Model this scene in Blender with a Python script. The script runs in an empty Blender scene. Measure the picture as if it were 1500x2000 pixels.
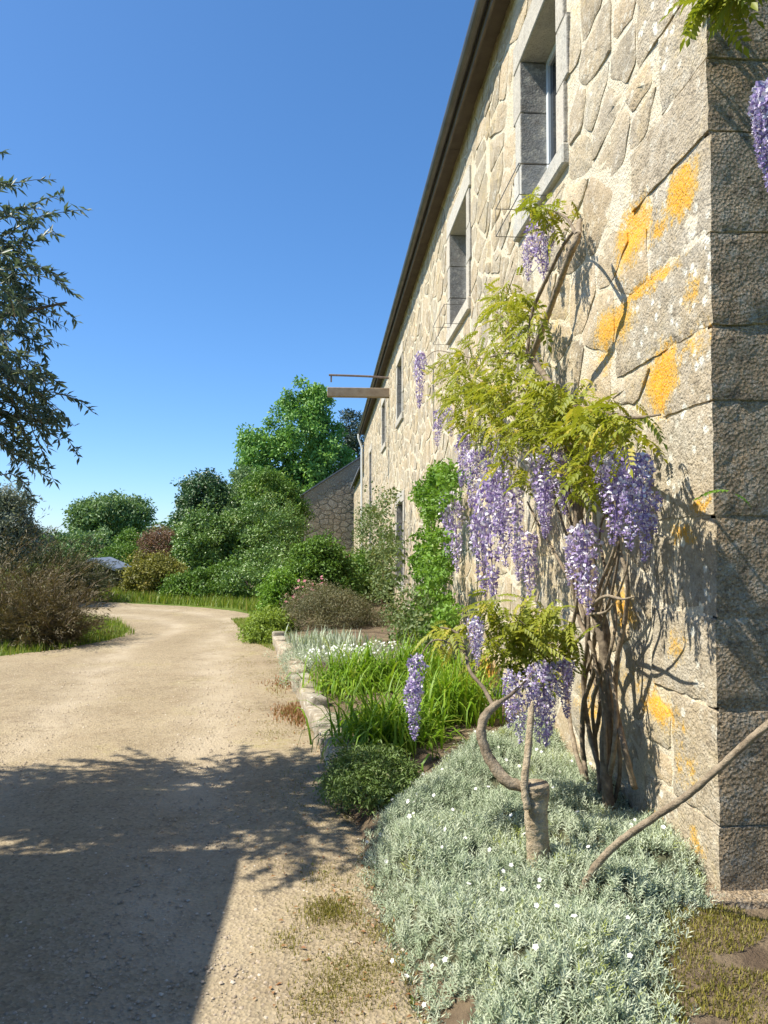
import bpy, bmesh, math, random
import numpy as np
from mathutils import Vector, Matrix
from mathutils.geometry import tessellate_polygon
R = math.radians
random.seed(7); rng = np.random.default_rng(7)
sc = bpy.context.scene
COL = sc.collection

# ---------------------------------------------------------------- camera
EYE = 1.6; YAW = R(-4.2); PITCH = R(2.3)
cam_d = bpy.data.cameras.new('camera'); cam = bpy.data.objects.new('camera', cam_d); COL.objects.link(cam)
cam.location = (0, 0, EYE); cam.rotation_euler = (R(90) + PITCH, 0, YAW)
cam_d.sensor_fit = 'HORIZONTAL'; cam_d.sensor_width = 36; cam_d.lens = 36.0
cam_d.clip_start = 0.05; cam_d.clip_end = 2000
sc.camera = cam
# ---------------------------------------------------------------- sky, sun, exposure
SUN_EL = R(52.5); SUN_B = R(7)            # sun stands to the left (-X), a little behind (-Y)
w = bpy.data.worlds.new('World'); sc.world = w; w.use_nodes = True
wn = w.node_tree.nodes; wl = w.node_tree.links
bg = wn['Background']; bg.inputs['Strength'].default_value = 0.15
sky = wn.new('ShaderNodeTexSky'); sky.sky_type = 'NISHITA'; sky.sun_disc = False
sky.sun_elevation = SUN_EL; sky.sun_rotation = R(263)
sky.altitude = 0; sky.air_density = 0.7; sky.dust_density = 0.5; sky.ozone_density = 8.0
hs = wn.new('ShaderNodeHueSaturation'); hs.inputs['Saturation'].default_value = 1.20; hs.inputs['Value'].default_value = 1.10
gm_ = wn.new('ShaderNodeGamma'); gm_.inputs[1].default_value = .80; wl.new(sky.outputs[0], gm_.inputs[0]); wl.new(gm_.outputs[0], hs.inputs['Color']); wl.new(hs.outputs[0], bg.inputs['Color'])
sd = bpy.data.lights.new('sun', 'SUN'); sd.energy = 4.8; sd.angle = R(0.53); sd.color = (1.0, 0.93, 0.80)
so = bpy.data.objects.new('sun', sd); COL.objects.link(so)
TO_SUN = Vector((-math.cos(SUN_B) * math.cos(SUN_EL), -math.sin(SUN_B) * math.cos(SUN_EL), math.sin(SUN_EL)))
so.rotation_euler = TO_SUN.to_track_quat('Z', 'Y').to_euler(); so.location = (-20, -4, 30)
vs = sc.view_settings; vs.view_transform = 'Standard'; vs.look = 'None'; vs.exposure = 0.9; vs.gamma = 1
sc.cycles.max_bounces = 6; sc.cycles.transparent_max_bounces = 8

# ---------------------------------------------------------------- geometry of the place
F = 1500.0
ROT = Matrix.Rotation(YAW, 3, 'Z') @ Matrix.Rotation(R(90) + PITCH, 3, 'X')
def ray(px, py): return ROT @ Vector(((px - 750) / F, -(py - 1000) / F, -1))
def at(px, py, d):                      # a point at depth d metres
    v = ray(px, py); return Vector((0, 0, EYE)) + v * d
WX = 1.55                               # face of the long wall
def wall_pt(px, py, off=0.0):           # a point on the plane of the wall, off metres in front of it
    v = ray(px, py); t = (WX - off) / v.x; return Vector((0, 0, EYE)) + v * t
def ground_pt(px, py, z=0.0):
    v = ray(px, py); t = (z - EYE) / v.z; return Vector((0, 0, EYE)) + v * t
def sstep(a, b, x):
    t = np.clip((x - a) / (b - a), 0, 1); return t * t * (3 - 2 * t)

# ---------------------------------------------------------------- object helpers
WLOC = {}
def empty(name, loc, label=None, cat=None, group=None, kind=None):
    o = bpy.data.objects.new(name, None); COL.objects.link(o); o.location = loc; o.empty_display_size = .2
    WLOC[o] = Vector(loc); tag(o, label, cat, group, kind); return o
def tag(o, label=None, cat=None, group=None, kind=None):
    if label: o['label'] = label
    if cat: o['category'] = cat
    if group: o['group'] = group
    if kind: o['kind'] = kind
    return o
def link(name, me, mat=None, parent=None, loc=None):
    o = bpy.data.objects.new(name, me); COL.objects.link(o)
    if mat is not None and len(me.materials) == 0: me.materials.append(mat)
    wl_ = Vector(loc) if loc is not None else Vector((0, 0, 0))
    if parent is not None:
        o.parent = parent; o.location = wl_ - WLOC[parent]
    else: o.location = wl_
    WLOC[o] = wl_; return o
def npmesh(name, V, Fc, tint=None, smooth=False):
    V = np.asarray(V, np.float32).reshape(-1, 3); Fc = np.asarray(Fc, np.int32); k = Fc.shape[1]
    me = bpy.data.meshes.new(name); me.vertices.add(len(V)); me.vertices.foreach_set('co', V.ravel())
    me.loops.add(Fc.size); me.loops.foreach_set('vertex_index', Fc.ravel())
    me.polygons.add(len(Fc)); me.polygons.foreach_set('loop_start', np.arange(0, Fc.size, k, dtype=np.int32))
    me.polygons.foreach_set('loop_total', np.full(len(Fc), k, np.int32))
    if smooth: me.polygons.foreach_set('use_smooth', np.ones(len(Fc), bool))
    me.update(calc_edges=True)
    if tint is not None:
        a = me.attributes.new('tint', 'FLOAT', 'POINT'); a.data.foreach_set('value', np.asarray(tint, np.float32).ravel())
    me.validate(); return me
class MB:                                # collects tris/quads into one mesh
    def __init__(s): s.v = []; s.f = []
    def add(s, vs_, fs):
        n = len(s.v); s.v += [tuple(p) for p in vs_]; s.f += [tuple(i + n for i in f) for f in fs]; return s
    def box(s, a, b):
        x0, y0, z0 = a; x1, y1, z1 = b
        return s.add([(x0,y0,z0),(x1,y0,z0),(x1,y1,z0),(x0,y1,z0),(x0,y0,z1),(x1,y0,z1),(x1,y1,z1),(x0,y1,z1)],
                     [(0,3,2,1),(4,5,6,7),(0,1,5,4),(1,2,6,5),(2,3,7,6),(3,0,4,7)])
    def mesh(s, name, smooth=False, tint=None):
        me = bpy.data.meshes.new(name); me.from_pydata(s.v, [], s.f); me.update()
        if smooth: me.polygons.foreach_set('use_smooth', np.ones(len(me.polygons), bool))
        if tint is not None:
            a = me.attributes.new('tint', 'FLOAT', 'POINT'); a.data.foreach_set('value', np.full(len(me.vertices), tint, np.float32))
        return me
def bevel_box(name, a, b, r=.012, wob=.0, tint=None, seg=1):
    bm = bmesh.new(); m = MB().box(a, b)
    vv = [bm.verts.new(p) for p in m.v]
    for f in m.f: bm.faces.new([vv[i] for i in f])
    if wob:
        for v in bm.verts: v.co += Vector((random.uniform(-wob, wob), random.uniform(-wob, wob), random.uniform(-wob, wob)))
    bmesh.ops.bevel(bm, geom=bm.edges[:], offset=r, segments=seg, affect='EDGES', profile=.6)
    me = bpy.data.meshes.new(name); bm.to_mesh(me); bm.free()
    if tint is not None:
        at_ = me.attributes.new('tint', 'FLOAT', 'POINT'); at_.data.foreach_set('value', np.full(len(me.vertices), tint, np.float32))
    return me
def catmull(pts, n=6):
    P = [Vector(p) for p in pts]; P = [P[0] * 2 - P[1]] + P + [P[-1] * 2 - P[-2]]; out = []
    for i in range(1, len(P) - 2):
        a, b, c, d = P[i - 1:i + 3]
        for k in range(n):
            t = k / n
            out.append(.5 * ((2 * b) + (c - a) * t + (2 * a - 5 * b + 4 * c - d) * t * t + (3 * b - a - 3 * c + d) * t ** 3))
    out.append(P[-2]); return out
def tube(pts, radii, sides=7, n=5, wob=0.0, smooth_curve=True, cap=True):
    """verts, faces of a tapered tube along points"""
    C = catmull(pts, n) if smooth_curve and len(pts) > 2 else [Vector(p) for p in pts]
    m = len(C); rr = np.interp(np.linspace(0, 1, m), np.linspace(0, 1, len(radii)), radii)
    V = []; Fc = []; up = Vector((.3, .5, .8)).normalized()
    for i, c in enumerate(C):
        t = (C[min(i + 1, m - 1)] - C[max(i - 1, 0)])
        t = t.normalized() if t.length > 1e-9 else Vector((0, 0, 1))
        a = t.cross(up); a = a.normalized() if a.length > 1e-4 else t.orthogonal().normalized()
        b = t.cross(a)
        for k in range(sides):
            an = 2 * math.pi * k / sides; r = rr[i] * (1 + random.uniform(-wob, wob))
            V.append(c + (a * math.cos(an) + b * math.sin(an)) * r)
    for i in range(m - 1):
        for k in range(sides):
            k2 = (k + 1) % sides
            Fc.append((i * sides + k, i * sides + k2, (i + 1) * sides + k2, (i + 1) * sides + k))
    if cap:
        Fc.append(tuple(range((m - 1) * sides, m * sides))); Fc.append(tuple(reversed(range(sides))))
    return V, Fc
def tube_obj(name, pts, radii, mat, parent=None, **k):
    mb = MB(); mb.add(*tube(pts, radii, **k)); return link(name, mb.mesh(name, smooth=True), mat, parent)

# ---------------------------------------------------------------- materials
def newmat(name):
    m = bpy.data.materials.new(name); m.use_nodes = True; nt = m.node_tree
    return m, nt, nt.nodes['Principled BSDF'], nt.nodes['Material Output']
class NT:
    def __init__(s, nt): s.nt = nt
    def n(s, t, **k):
        x = s.nt.nodes.new(t)
        for a, b in k.items(): setattr(x, a, b)
        return x
    def set(s, sock, v):
        if hasattr(v, 'is_output'): s.nt.links.new(v, sock)
        else: sock.default_value = v
    def noise(s, vec, scale, detail=4, rough=.55, dist=0.0):
        x = s.n('ShaderNodeTexNoise'); s.set(x.inputs['Vector'], vec); x.inputs['Scale'].default_value = scale
        x.inputs['Detail'].default_value = detail; x.inputs['Roughness'].default_value = rough; x.inputs['Distortion'].default_value = dist
        return x.outputs['Fac']
    def vor(s, vec, scale, feature='F1', out='Distance'):
        x = s.n('ShaderNodeTexVoronoi', feature=feature); s.set(x.inputs['Vector'], vec); x.inputs['Scale'].default_value = scale
        return x.outputs[out]
    def ramp(s, fac, a, b, lo=(0, 0, 0, 1), hi=(1, 1, 1, 1)):
        x = s.n('ShaderNodeValToRGB'); s.set(x.inputs[0], fac); e = x.color_ramp.elements
        e[0].position = a; e[1].position = b; e[0].color = lo if len(lo) == 4 else (*lo, 1); e[1].color = hi if len(hi) == 4 else (*hi, 1)
        return x.outputs[0]
    def mix(s, fac, a, b, mode='MIX'):
        x = s.n('ShaderNodeMix', data_type='RGBA', blend_type=mode); s.set(x.inputs[0], fac)
        for sock, v in ((x.inputs[6], a), (x.inputs[7], b)):
            if isinstance(v, tuple) and len(v) == 3: v = (*v, 1)
            s.set(sock, v)
        return x.outputs[2]
    def math(s, op, a, b=0.0, clamp=False):
        x = s.n('ShaderNodeMath', operation=op, use_clamp=clamp); s.set(x.inputs[0], a); s.set(x.inputs[1], b); return x.outputs[0]
    def vmath(s, op, a, b=None, out=0):
        x = s.n('ShaderNodeVectorMath', operation=op); s.set(x.inputs[0], a)
        if b is not None: s.set(x.inputs[1], b)
        return x.outputs['Value'] if op in ('LENGTH', 'DISTANCE') else x.outputs[0]
    def bump(s, h, strength, dist=.02, prev=None):
        x = s.n('ShaderNodeBump'); s.set(x.inputs['Height'], h); x.inputs['Strength'].default_value = strength; x.inputs['Distance'].default_value = dist
        if prev is not None: s.set(x.inputs['Normal'], prev)
        return x.outputs[0]
    def pos(s): return s.n('ShaderNodeNewGeometry').outputs['Position']
    def tint(s): return s.n('ShaderNodeAttribute', attribute_name='tint').outputs['Fac']

def m_simple(name, c1, c2, scale=8, rough=.8, bump=.3, bscale=40, bdist=.01, detail=5, spec=.3, metallic=0):
    m, nt, p, o = newmat(name); g = NT(nt); P = g.pos()
    f = g.ramp(g.noise(P, scale, detail), .35, .65)
    g.set(p.inputs['Base Color'], g.mix(f, c1, c2)); p.inputs['Roughness'].default_value = rough
    p.inputs['Specular IOR Level'].default_value = spec; p.inputs['Metallic'].default_value = metallic
    if bump: g.set(p.inputs['Normal'], g.bump(g.noise(P, bscale, 6, .65), bump, bdist))
    return m
def m_leaf(name, c1, c2, c3=None, trans=.3, rough=.5, spec=.35, tcol=None, patch=0.0, pscale=1.2):
    """leaf colours vary from leaf to leaf by the attribute 'tint'"""
    m, nt, p, o = newmat(name); g = NT(nt); t = g.tint()
    c = g.mix(g.ramp(t, .0, .75 if c3 else 1.0), c1, c2)
    if c3: c = g.mix(g.ramp(t, .80, .97), c, c3)
    g.set(p.inputs['Base Color'], c); p.inputs['Roughness'].default_value = rough; p.inputs['Specular IOR Level'].default_value = spec
    if trans:
        tr = g.n('ShaderNodeBsdfTranslucent'); g.set(tr.inputs[0], g.mix(1.0, c, tcol or (1.0, 1.0, .55), 'MULTIPLY'))
        mx = g.n('ShaderNodeMixShader'); mx.inputs[0].default_value = trans
        nt.links.new(p.outputs[0], mx.inputs[1]); nt.links.new(tr.outputs[0], mx.inputs[2]); nt.links.new(mx.outputs[0], o.inputs[0])
    return m

# orange and yellow lichen: where it grows on the wall (centre px, py, half-size px)
LICHEN = [(1325,375,34,52,1.0),(1232,455,36,56,1.0),(1283,452,22,22,.75),(1212,510,20,45,.6),(1245,572,70,18,.9),(1196,640,38,42,.95),
          (1291,742,30,66,1.15),(1180,705,22,30,.55),(1370,985,18,20,.75),(1327,1042,28,18,.75),(952,1310,24,30,.9),(1285,1385,42,30,.85),
          (1082,1460,20,34,.9),(1284,1632,26,38,1.15),(1247,1655,18,30,.95),(1360,1792,22,26,.8),(1352,572,18,40,.6),(1358,672,40,40,.5),
          (1215,1190,22,40,.8),(1320,1265,20,36,.6),(1340,1500,30,50,.45),(1150,1380,30,60,.55),(1362,1650,18,25,.6),(1240,1330,60,30,.35),(1400,1790,16,30,.7)]
def stone_material(name, base_a, base_b, warm, bump=.6, lichen=True, speck=.5, dark=.25, smear=False, var=.9):
    m, nt, p, o = newmat(name); g = NT(nt); P = g.pos(); t = g.tint()
    big = g.noise(P, 3.1, 5, .65); mid = g.noise(P, 13, 6, .7); fine = g.noise(P, 75, 5, .7); grit = g.noise(P, 210, 2, .6)
    c = g.mix(g.ramp(t, .05, .95), base_a, base_b)
    hue = g.n('ShaderNodeValToRGB'); g.set(hue.inputs[0], g.math('FRACT', g.math('MULTIPLY', t, 7.3))); he = hue.color_ramp.elements
    he[0].position = 0; he[0].color = (.95, .98, 1.0, 1); he[1].position = 1; he[1].color = (1.05, .95, .82, 1)
    x_ = he.new(.45); x_.color = (.78, .76, .74, 1); x_ = he.new(.7); x_.color = (1.08, 1.0, .90, 1)
    c = g.mix(var, c, g.mix(1.0, c, hue.outputs[0], 'MULTIPLY'))
    c = g.mix(g.math('MULTIPLY', g.ramp(big, .42, .62), .8), c, warm)
    c = g.mix(g.math('MULTIPLY', g.ramp(mid, .52, .66), .7), c, (.56, .52, .43))
    c = g.mix(g.math('MULTIPLY', g.ramp(mid, .34, .46, (1, 1, 1, 1), (0, 0, 0, 1)), dark * 2.0), c, (.17, .14, .10))
    c = g.mix(g.math('MULTIPLY', g.ramp(fine, .54, .66), .6), c, (.15, .125, .10))
    c = g.mix(g.math('MULTIPLY', g.ramp(fine, .34, .44, (1, 1, 1, 1), (0, 0, 0, 1)), .45), c, (.62, .58, .50))
    c = g.mix(g.math('MULTIPLY', g.ramp(grit, .58, .68), .5), c, (.12, .105, .09))
    # pale crustose lichen in rounded spots
    vs_ = g.vor(g.vmath('ADD', P, g.vmath('SCALE', P, None)) if False else P, 13)
    vd = g.math('ADD', vs_, g.math('MULTIPLY', g.math('SUBTRACT', g.noise(P, 48, 4, .7), .5), .55))
    sp = g.math('MULTIPLY', g.ramp(vd, .20, .32, (1, 1, 1, 1), (0, 0, 0, 1)), g.ramp(g.noise(P, 2.2, 3), .44, .56))
    c = g.mix(g.math('MULTIPLY', sp, speck), c, (.68, .67, .58))
    if smear: c = g.mix(g.math('MULTIPLY', g.ramp(g.noise(P, 4.3, 6, .7, .6), .56, .64), .45), c, g.mix(g.noise(P, 25, 4), (.50, .44, .32), (.64, .58, .45)))
    if lichen:
        wob = g.n('ShaderNodeTexNoise'); g.set(wob.inputs['Vector'], P); wob.inputs['Scale'].default_value = 9; wob.inputs['Detail'].default_value = 5
        wob.inputs['Roughness'].default_value = .7
        Pw = g.vmath('ADD', P, g.vmath('MULTIPLY', g.vmath('SUBTRACT', wob.outputs['Color'], (.5, .5, .5)), (.0, .22, .22)))
        acc = None
        for (px, py, rx, ry, s) in LICHEN:
            a = wall_pt(px, py); ay = abs(wall_pt(px - rx, py).y - wall_pt(px + rx, py).y) / 2; az = ry * a.y * 1.03 / F
            q = g.vmath('MULTIPLY', g.vmath('SUBTRACT', Pw, (a.x, a.y, a.z)), (0.9, .82 / max(ay, .03), .82 / max(az, .02)))
            d = g.math('MULTIPLY', g.math('SUBTRACT', 1.25, g.vmath('LENGTH', q), clamp=True), s)
            acc = d if acc is None else g.math('MAXIMUM', acc, d)
        grain = g.noise(P, 42, 6, .75); gr2 = g.noise(P, 16, 5, .7)
        acc2 = g.math('ADD', acc, g.math('ADD', g.math('MULTIPLY', g.math('SUBTRACT', grain, .5), 1.5), g.math('MULTIPLY', g.math('SUBTRACT', gr2, .5), 1.3)))
        k = g.math('MULTIPLY', g.math('MULTIPLY', g.ramp(acc2, .28, .62), g.ramp(acc, .02, .15)), g.ramp(g.noise(P, 120, 4, .7), .30, .50))
        yel = g.mix(g.ramp(acc2, .35, .95), (.50, .36, .11), (.74, .35, .02))
        yel = g.mix(g.math('MULTIPLY', g.ramp(g.noise(P, 95, 3, .7), .52, .66), .6), yel, (.42, .27, .06))
        c = g.mix(k, c, yel)
        # thin yellowish film here and there
        film = g.math('MULTIPLY', g.ramp(g.noise(P, 1.7, 5, .65), .52, .68), g.ramp(g.noise(P, 26, 6, .75), .48, .60))
        c = g.mix(g.math('MULTIPLY', film, .55), c, (.52, .38, .10))
    g.set(p.inputs['Base Color'], c); p.inputs['Roughness'].default_value = .92; p.inputs['Specular IOR Level'].default_value = .2
    b1 = g.bump(g.noise(P, 14, 4, .6), bump * .7, .03)
    b2 = g.bump(g.noise(P, 62, 4, .62), bump, .016, b1)
    b3 = g.bump(g.vor(P, 70), bump * .6, .010 if bump > 2 else .006, b2)
    g.set(p.inputs['Normal'], b3); return m

M = {}
M['stone'] = stone_material('rubble_stone', (.34, .295, .22), (.54, .475, .36), (.46, .37, .235), smear=True, var=1.0, dark=.2)
M['ashlar'] = stone_material('granite_quoin', (.40, .355, .275), (.48, .43, .335), (.44, .36, .24), bump=.8, speck=1.0, dark=.35, var=.4)
M['rough'] = stone_material('brown_rough_granite', (.46, .36, .24), (.55, .45, .31), (.47, .34, .20), bump=2.3, lichen=False, speck=.3, dark=.4, var=.3)
M['reveal'] = stone_material('shaded_reveal_granite', (.27, .265, .25), (.33, .325, .31), (.30, .28, .25), bump=.5, lichen=False, speck=.2, dark=.25)  # dressed stone darkened for the reveals, their shade put into the colour
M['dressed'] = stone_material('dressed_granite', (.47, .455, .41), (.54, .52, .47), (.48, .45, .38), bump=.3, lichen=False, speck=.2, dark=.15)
M['old_stone'] = stone_material('old_dark_stone', (.20, .17, .14), (.30, .26, .21), (.26, .20, .14), lichen=False)
M['mortar'] = stone_material('lime_mortar', (.60, .54, .41), (.68, .62, .49), (.60, .52, .36), bump=.7, speck=.2, dark=.08, var=0)
M['bark'] = m_simple('wisteria_bark', (.20, .155, .105), (.36, .295, .21), 26, .9, 1.2, 50, .012)
M['bark_dark'] = m_simple('wisteria_old_bark', (.13, .10, .07), (.25, .20, .14), 24, .9, .9, 60, .01)
M['bark_pale'] = m_simple('pruned_wood', (.56, .47, .33), (.36, .28, .18), 18, .9, 1.5, 40, .02)
M['trunk'] = m_simple('tree_bark', (.10, .08, .06), (.18, .15, .11), 8, .9, .8, 30, .03)
M['twig'] = m_simple('twig_bark', (.16, .12, .085), (.24, .18, .12), 18, .9, .3)
M['wood'] = m_simple('weathered_wood', (.24, .18, .125), (.32, .26, .19), 6, .85, .5, 30)
M['soffit'] = m_simple('eave_boards', (.11, .09, .075), (.15, .125, .10), 5, .85, .4, 30)
M['zinc'] = m_simple('zinc_gutter', (.075, .072, .068), (.12, .112, .10), 3, .45, .1, 20, spec=.5, metallic=.3)
M['pipe'] = m_simple('pale_downpipe', (.60, .62, .60), (.68, .69, .66), 3, .5, .05, 20)
M['iron'] = m_simple('rusted_iron', (.16, .12, .10), (.24, .19, .16), 20, .7, .3)
M['slate'] = m_simple('slate', (.10, .11, .13), (.17, .18, .20), 9, .6, .4, 25)
M['frame'] = m_simple('painted_frame', (.56, .62, .66), (.62, .67, .70), 5, .5, .05)
m, nt, p, o = newmat('window_glass'); p.inputs['Base Color'].default_value = (.015, .018, .022, 1); p.inputs['Roughness'].default_value = .06
p.inputs['Specular IOR Level'].default_value = .6; M['glass'] = m
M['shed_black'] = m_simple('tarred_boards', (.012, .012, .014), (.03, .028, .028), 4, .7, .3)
M['tin'] = m_simple('weathered_tin', (.17, .20, .24), (.24, .27, .31), 2, .5, .1, metallic=.2)
M['soil'] = m_simple('bed_soil', (.11, .08, .055), (.22, .17, .11), 7, .95, 1.0, 35, .03, spec=.1)
M['edging'] = stone_material('edging_stone', (.31, .27, .21), (.40, .36, .28), (.32, .26, .17), lichen=False)

# gravel of the track
m, nt, p, o = newmat('track_gravel'); g = NT(nt); P = g.pos()
c = g.mix(g.ramp(g.noise(P, .55, 5, .6), .35, .65), (.275, .222, .140), (.345, .282, .183))
c = g.mix(g.math('MULTIPLY', g.ramp(g.noise(P, 2.4, 5, .65), .48, .70), .6), c, (.22, .165, .10))
vc = g.n('ShaderNodeTexVoronoi'); g.set(vc.inputs['Vector'], P); vc.inputs['Scale'].default_value = 62
vr = g.n('ShaderNodeSeparateColor'); g.set(vr.inputs[0], vc.outputs['Color'])
c = g.mix(g.math('MULTIPLY', g.ramp(vr.outputs[0], .55, .95), .45), c, (.42, .35, .25))
c = g.mix(g.math('MULTIPLY', g.ramp(vr.outputs[1], .70, .95), .55), c, (.14, .11, .08))
fine = g.noise(P, 140, 3, .6); c = g.mix(g.math('MULTIPLY', g.ramp(fine, .50, .72), .4), c, (.16, .12, .08))
# thin film of moss towards the bed (own shape, from noise)
mo = g.math('MULTIPLY', g.ramp(g.noise(P, 1.1, 5, .65), .56, .72), g.ramp(g.noise(P, 24, 4), .40, .60))
c = g.mix(g.math('MULTIPLY', mo, .55), c, (.27, .24, .07))
tk_ = g.math('MULTIPLY', g.tint(), g.ramp(g.noise(P, 1.6, 4, .6), .30, .60)); c = g.mix(g.math('MULTIPLY', tk_, .8), c, (.41, .345, .25))
lit = g.math('MULTIPLY', g.ramp(g.noise(P, .9, 6, .7), .50, .64), g.ramp(g.noise(P, 11, 5, .7), .44, .62)); c = g.mix(g.math('MULTIPLY', lit, .6), c, (.165, .125, .08))
g.set(p.inputs['Base Color'], c); p.inputs['Roughness'].default_value = .95; p.inputs['Specular IOR Level'].default_value = .1
b = g.bump(g.noise(P, 3.0, 4, .6), .5, .06); b = g.bump(vc.outputs['Distance'], .55, .012, b); b = g.bump(g.noise(P, 150, 3, .6), .5, .006, b)
g.set(p.inputs['Normal'], b); M['track'] = m
# meadow ground
m, nt, p, o = newmat('meadow_ground'); g = NT(nt); P = g.pos()
c = g.mix(g.ramp(g.noise(P, .5, 5, .6), .35, .65), (.085, .13, .022), (.14, .19, .035))
c = g.mix(g.math('MULTIPLY', g.ramp(g.noise(P, 3.2, 5, .65), .56, .74), .6), c, (.20, .17, .08))
g.set(p.inputs['Base Color'], c); p.inputs['Roughness'].default_value = .95; p.inputs['Specular IOR Level'].default_value = .1
g.set(p.inputs['Normal'], g.bump(g.noise(P, 22, 6, .7), 1.0, .05)); M['meadow'] = m

# foliage colours
M['wist_leaf'] = m_leaf('wisteria_leaf', (0.189, 0.231, 0.022), (0.329, 0.350, 0.036), (0.462, 0.396, 0.060), .42)
M['wist_flower'] = m_leaf('wisteria_flower', (.225, .16, .38), (.45, .37, .58), (.82, .80, .85), .25, .6, .2, tcol=(1, .9, 1))
M['willow'] = m_leaf('willow_leaf', (.070, .115, .085), (.14, .19, .145), (.30, .35, .30), .34, .45)
M['silver'] = m_leaf('silver_leaf', (0.338, 0.410, 0.268), (0.540, 0.589, 0.451), (0.324, 0.371, 0.110), .22, .75, .15, tcol=(1, 1, .9))
M['silver_mat'] = m_simple('silver_mat', (.055, .065, .035), (.11, .105, .06), 14, .95, .8, 40, .02)
M['white_flower'] = m_leaf('white_petal', (.80, .80, .78), (.90, .90, .88), None, .2, .6, .2)
M['lily'] = m_leaf('daylily_leaf', (.12, .245, .016), (.25, .40, .030), (.36, .42, .06), .38)
M['thyme'] = m_leaf('mound_leaf', (0.090, 0.150, 0.036), (0.144, 0.216, 0.054), (0.240, 0.240, 0.108), .25)
M['lime'] = m_leaf('lime_leaf', (.17, .26, .035), (.27, .36, .06), None, .35)
M['green'] = m_leaf('green_leaf', (0.075, 0.158, 0.024), (0.150, 0.263, 0.043), (0.270, 0.330, 0.075), .3)
M['bright'] = m_leaf('climber_leaf', (0.090, 0.204, 0.022), (0.180, 0.324, 0.042), (0.288, 0.384, 0.084), .38)
M['rose_leaf'] = m_leaf('rose_leaf', (.07, .12, .035), (.14, .19, .06), (.25, .25, .10), .3)
M['ash_tree'] = m_leaf('broadleaf', (0.100, 0.228, 0.058), (0.221, 0.406, 0.093), (0.365, 0.551, 0.125), .28)
M['dark_tree'] = m_leaf('evergreen_leaf', (0.040, 0.099, 0.040), (0.090, 0.171, 0.063), (0.179, 0.251, 0.108), .15, .4, .5)
M['conifer'] = m_leaf('conifer_needle', (0.026, 0.048, 0.031), (0.054, 0.084, 0.054), None, .1)
M['camellia'] = m_leaf('glossy_leaf', (0.074, 0.158, 0.037), (0.180, 0.295, 0.068), (0.423, 0.506, 0.189), .22, .4, .5)
M['red_shrub'] = m_leaf('bronze_leaf', (0.143, 0.083, 0.050), (0.253, 0.149, 0.094), (0.132, 0.143, 0.055), .25)
M['gold_shrub'] = m_leaf('golden_leaf', (0.154, 0.165, 0.033), (0.286, 0.275, 0.066), (0.352, 0.264, 0.077), .3)
M['far_tree'] = m_leaf('far_leaf', (0.108, 0.198, 0.081), (0.215, 0.323, 0.125), None, .3)
M['grey_tree'] = m_leaf('grey_leaf', (.12, .15, .11), (.23, .26, .20), (.40, .42, .36), .25)
M['broom'] = m_leaf('dry_broom', (0.085, 0.068, 0.030), (0.165, 0.127, 0.055), (0.130, 0.154, 0.045), .2)
M['tamarisk'] = m_leaf('tamarisk_leaf', (.060, .080, .035), (.12, .125, .055), (.20, .15, .09), .25)
M['heath'] = m_leaf('heath_leaf', (0.114, 0.126, 0.060), (0.198, 0.186, 0.090), (0.240, 0.156, 0.096), .2)
M['grass'] = m_leaf('grass_blade', (0.120, 0.198, 0.022), (0.228, 0.306, 0.036), (0.408, 0.360, 0.108), .38)
M['moss'] = m_leaf('moss_blade', (.17, .165, .030), (.28, .25, .045), (.25, .19, .09), .3)
M['dryweed'] = m_leaf('dry_weed', (.26, .12, .05), (.36, .20, .09), (.20, .22, .05), .25)
M['pink'] = m_leaf('pink_petal', (.42, .12, .16), (.56, .24, .28), None, .3)
M['pebble'] = m_leaf('gravel_stone', (.25, .20, .145), (.40, .33, .25), (.52, .47, .39), 0, .9, .2)

# ---------------------------------------------------------------- leaf builders (numpy)
def unit(a): return a / np.maximum(np.linalg.norm(a, axis=-1, keepdims=True), 1e-9)
def rdir(n, up=0.0):
    d = rng.normal(size=(n, 3)); d[:, 2] += up; return unit(d)
def kites(P, D, N, L, W, fold=.25, wpos=.42):
    """leaf blades: two triangles folded along the midrib"""
    n = len(P); D = unit(D); S = unit(np.cross(D, N)); Nn = np.cross(S, D)
    L = np.broadcast_to(np.asarray(L, float).reshape(-1, 1), (n, 1)); W = np.broadcast_to(np.asarray(W, float).reshape(-1, 1), (n, 1))
    V = np.empty((n, 4, 3)); V[:, 0] = P; V[:, 2] = P + D * L - Nn * L * .08
    mid = P + D * L * wpos
    V[:, 1] = mid + S * W * .5 + Nn * W * fold; V[:, 3] = mid - S * W * .5 + Nn * W * fold
    i = np.arange(n)[:, None] * 4
    Fc = np.concatenate([i + [0, 1, 2], i + [0, 2, 3]], 1).reshape(-1, 3)
    return V.reshape(-1, 3), Fc
def join(parts):
    Vs, Fs, Ts = [], [], []; o_ = 0
    for p in parts:
        Vs.append(p[0]); Fs.append(p[1] + o_); o_ += len(p[0]); Ts.append(p[2] if len(p) > 2 else np.zeros(len(p[0])))
    return np.concatenate(Vs), np.concatenate(Fs), np.concatenate(Ts)
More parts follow.
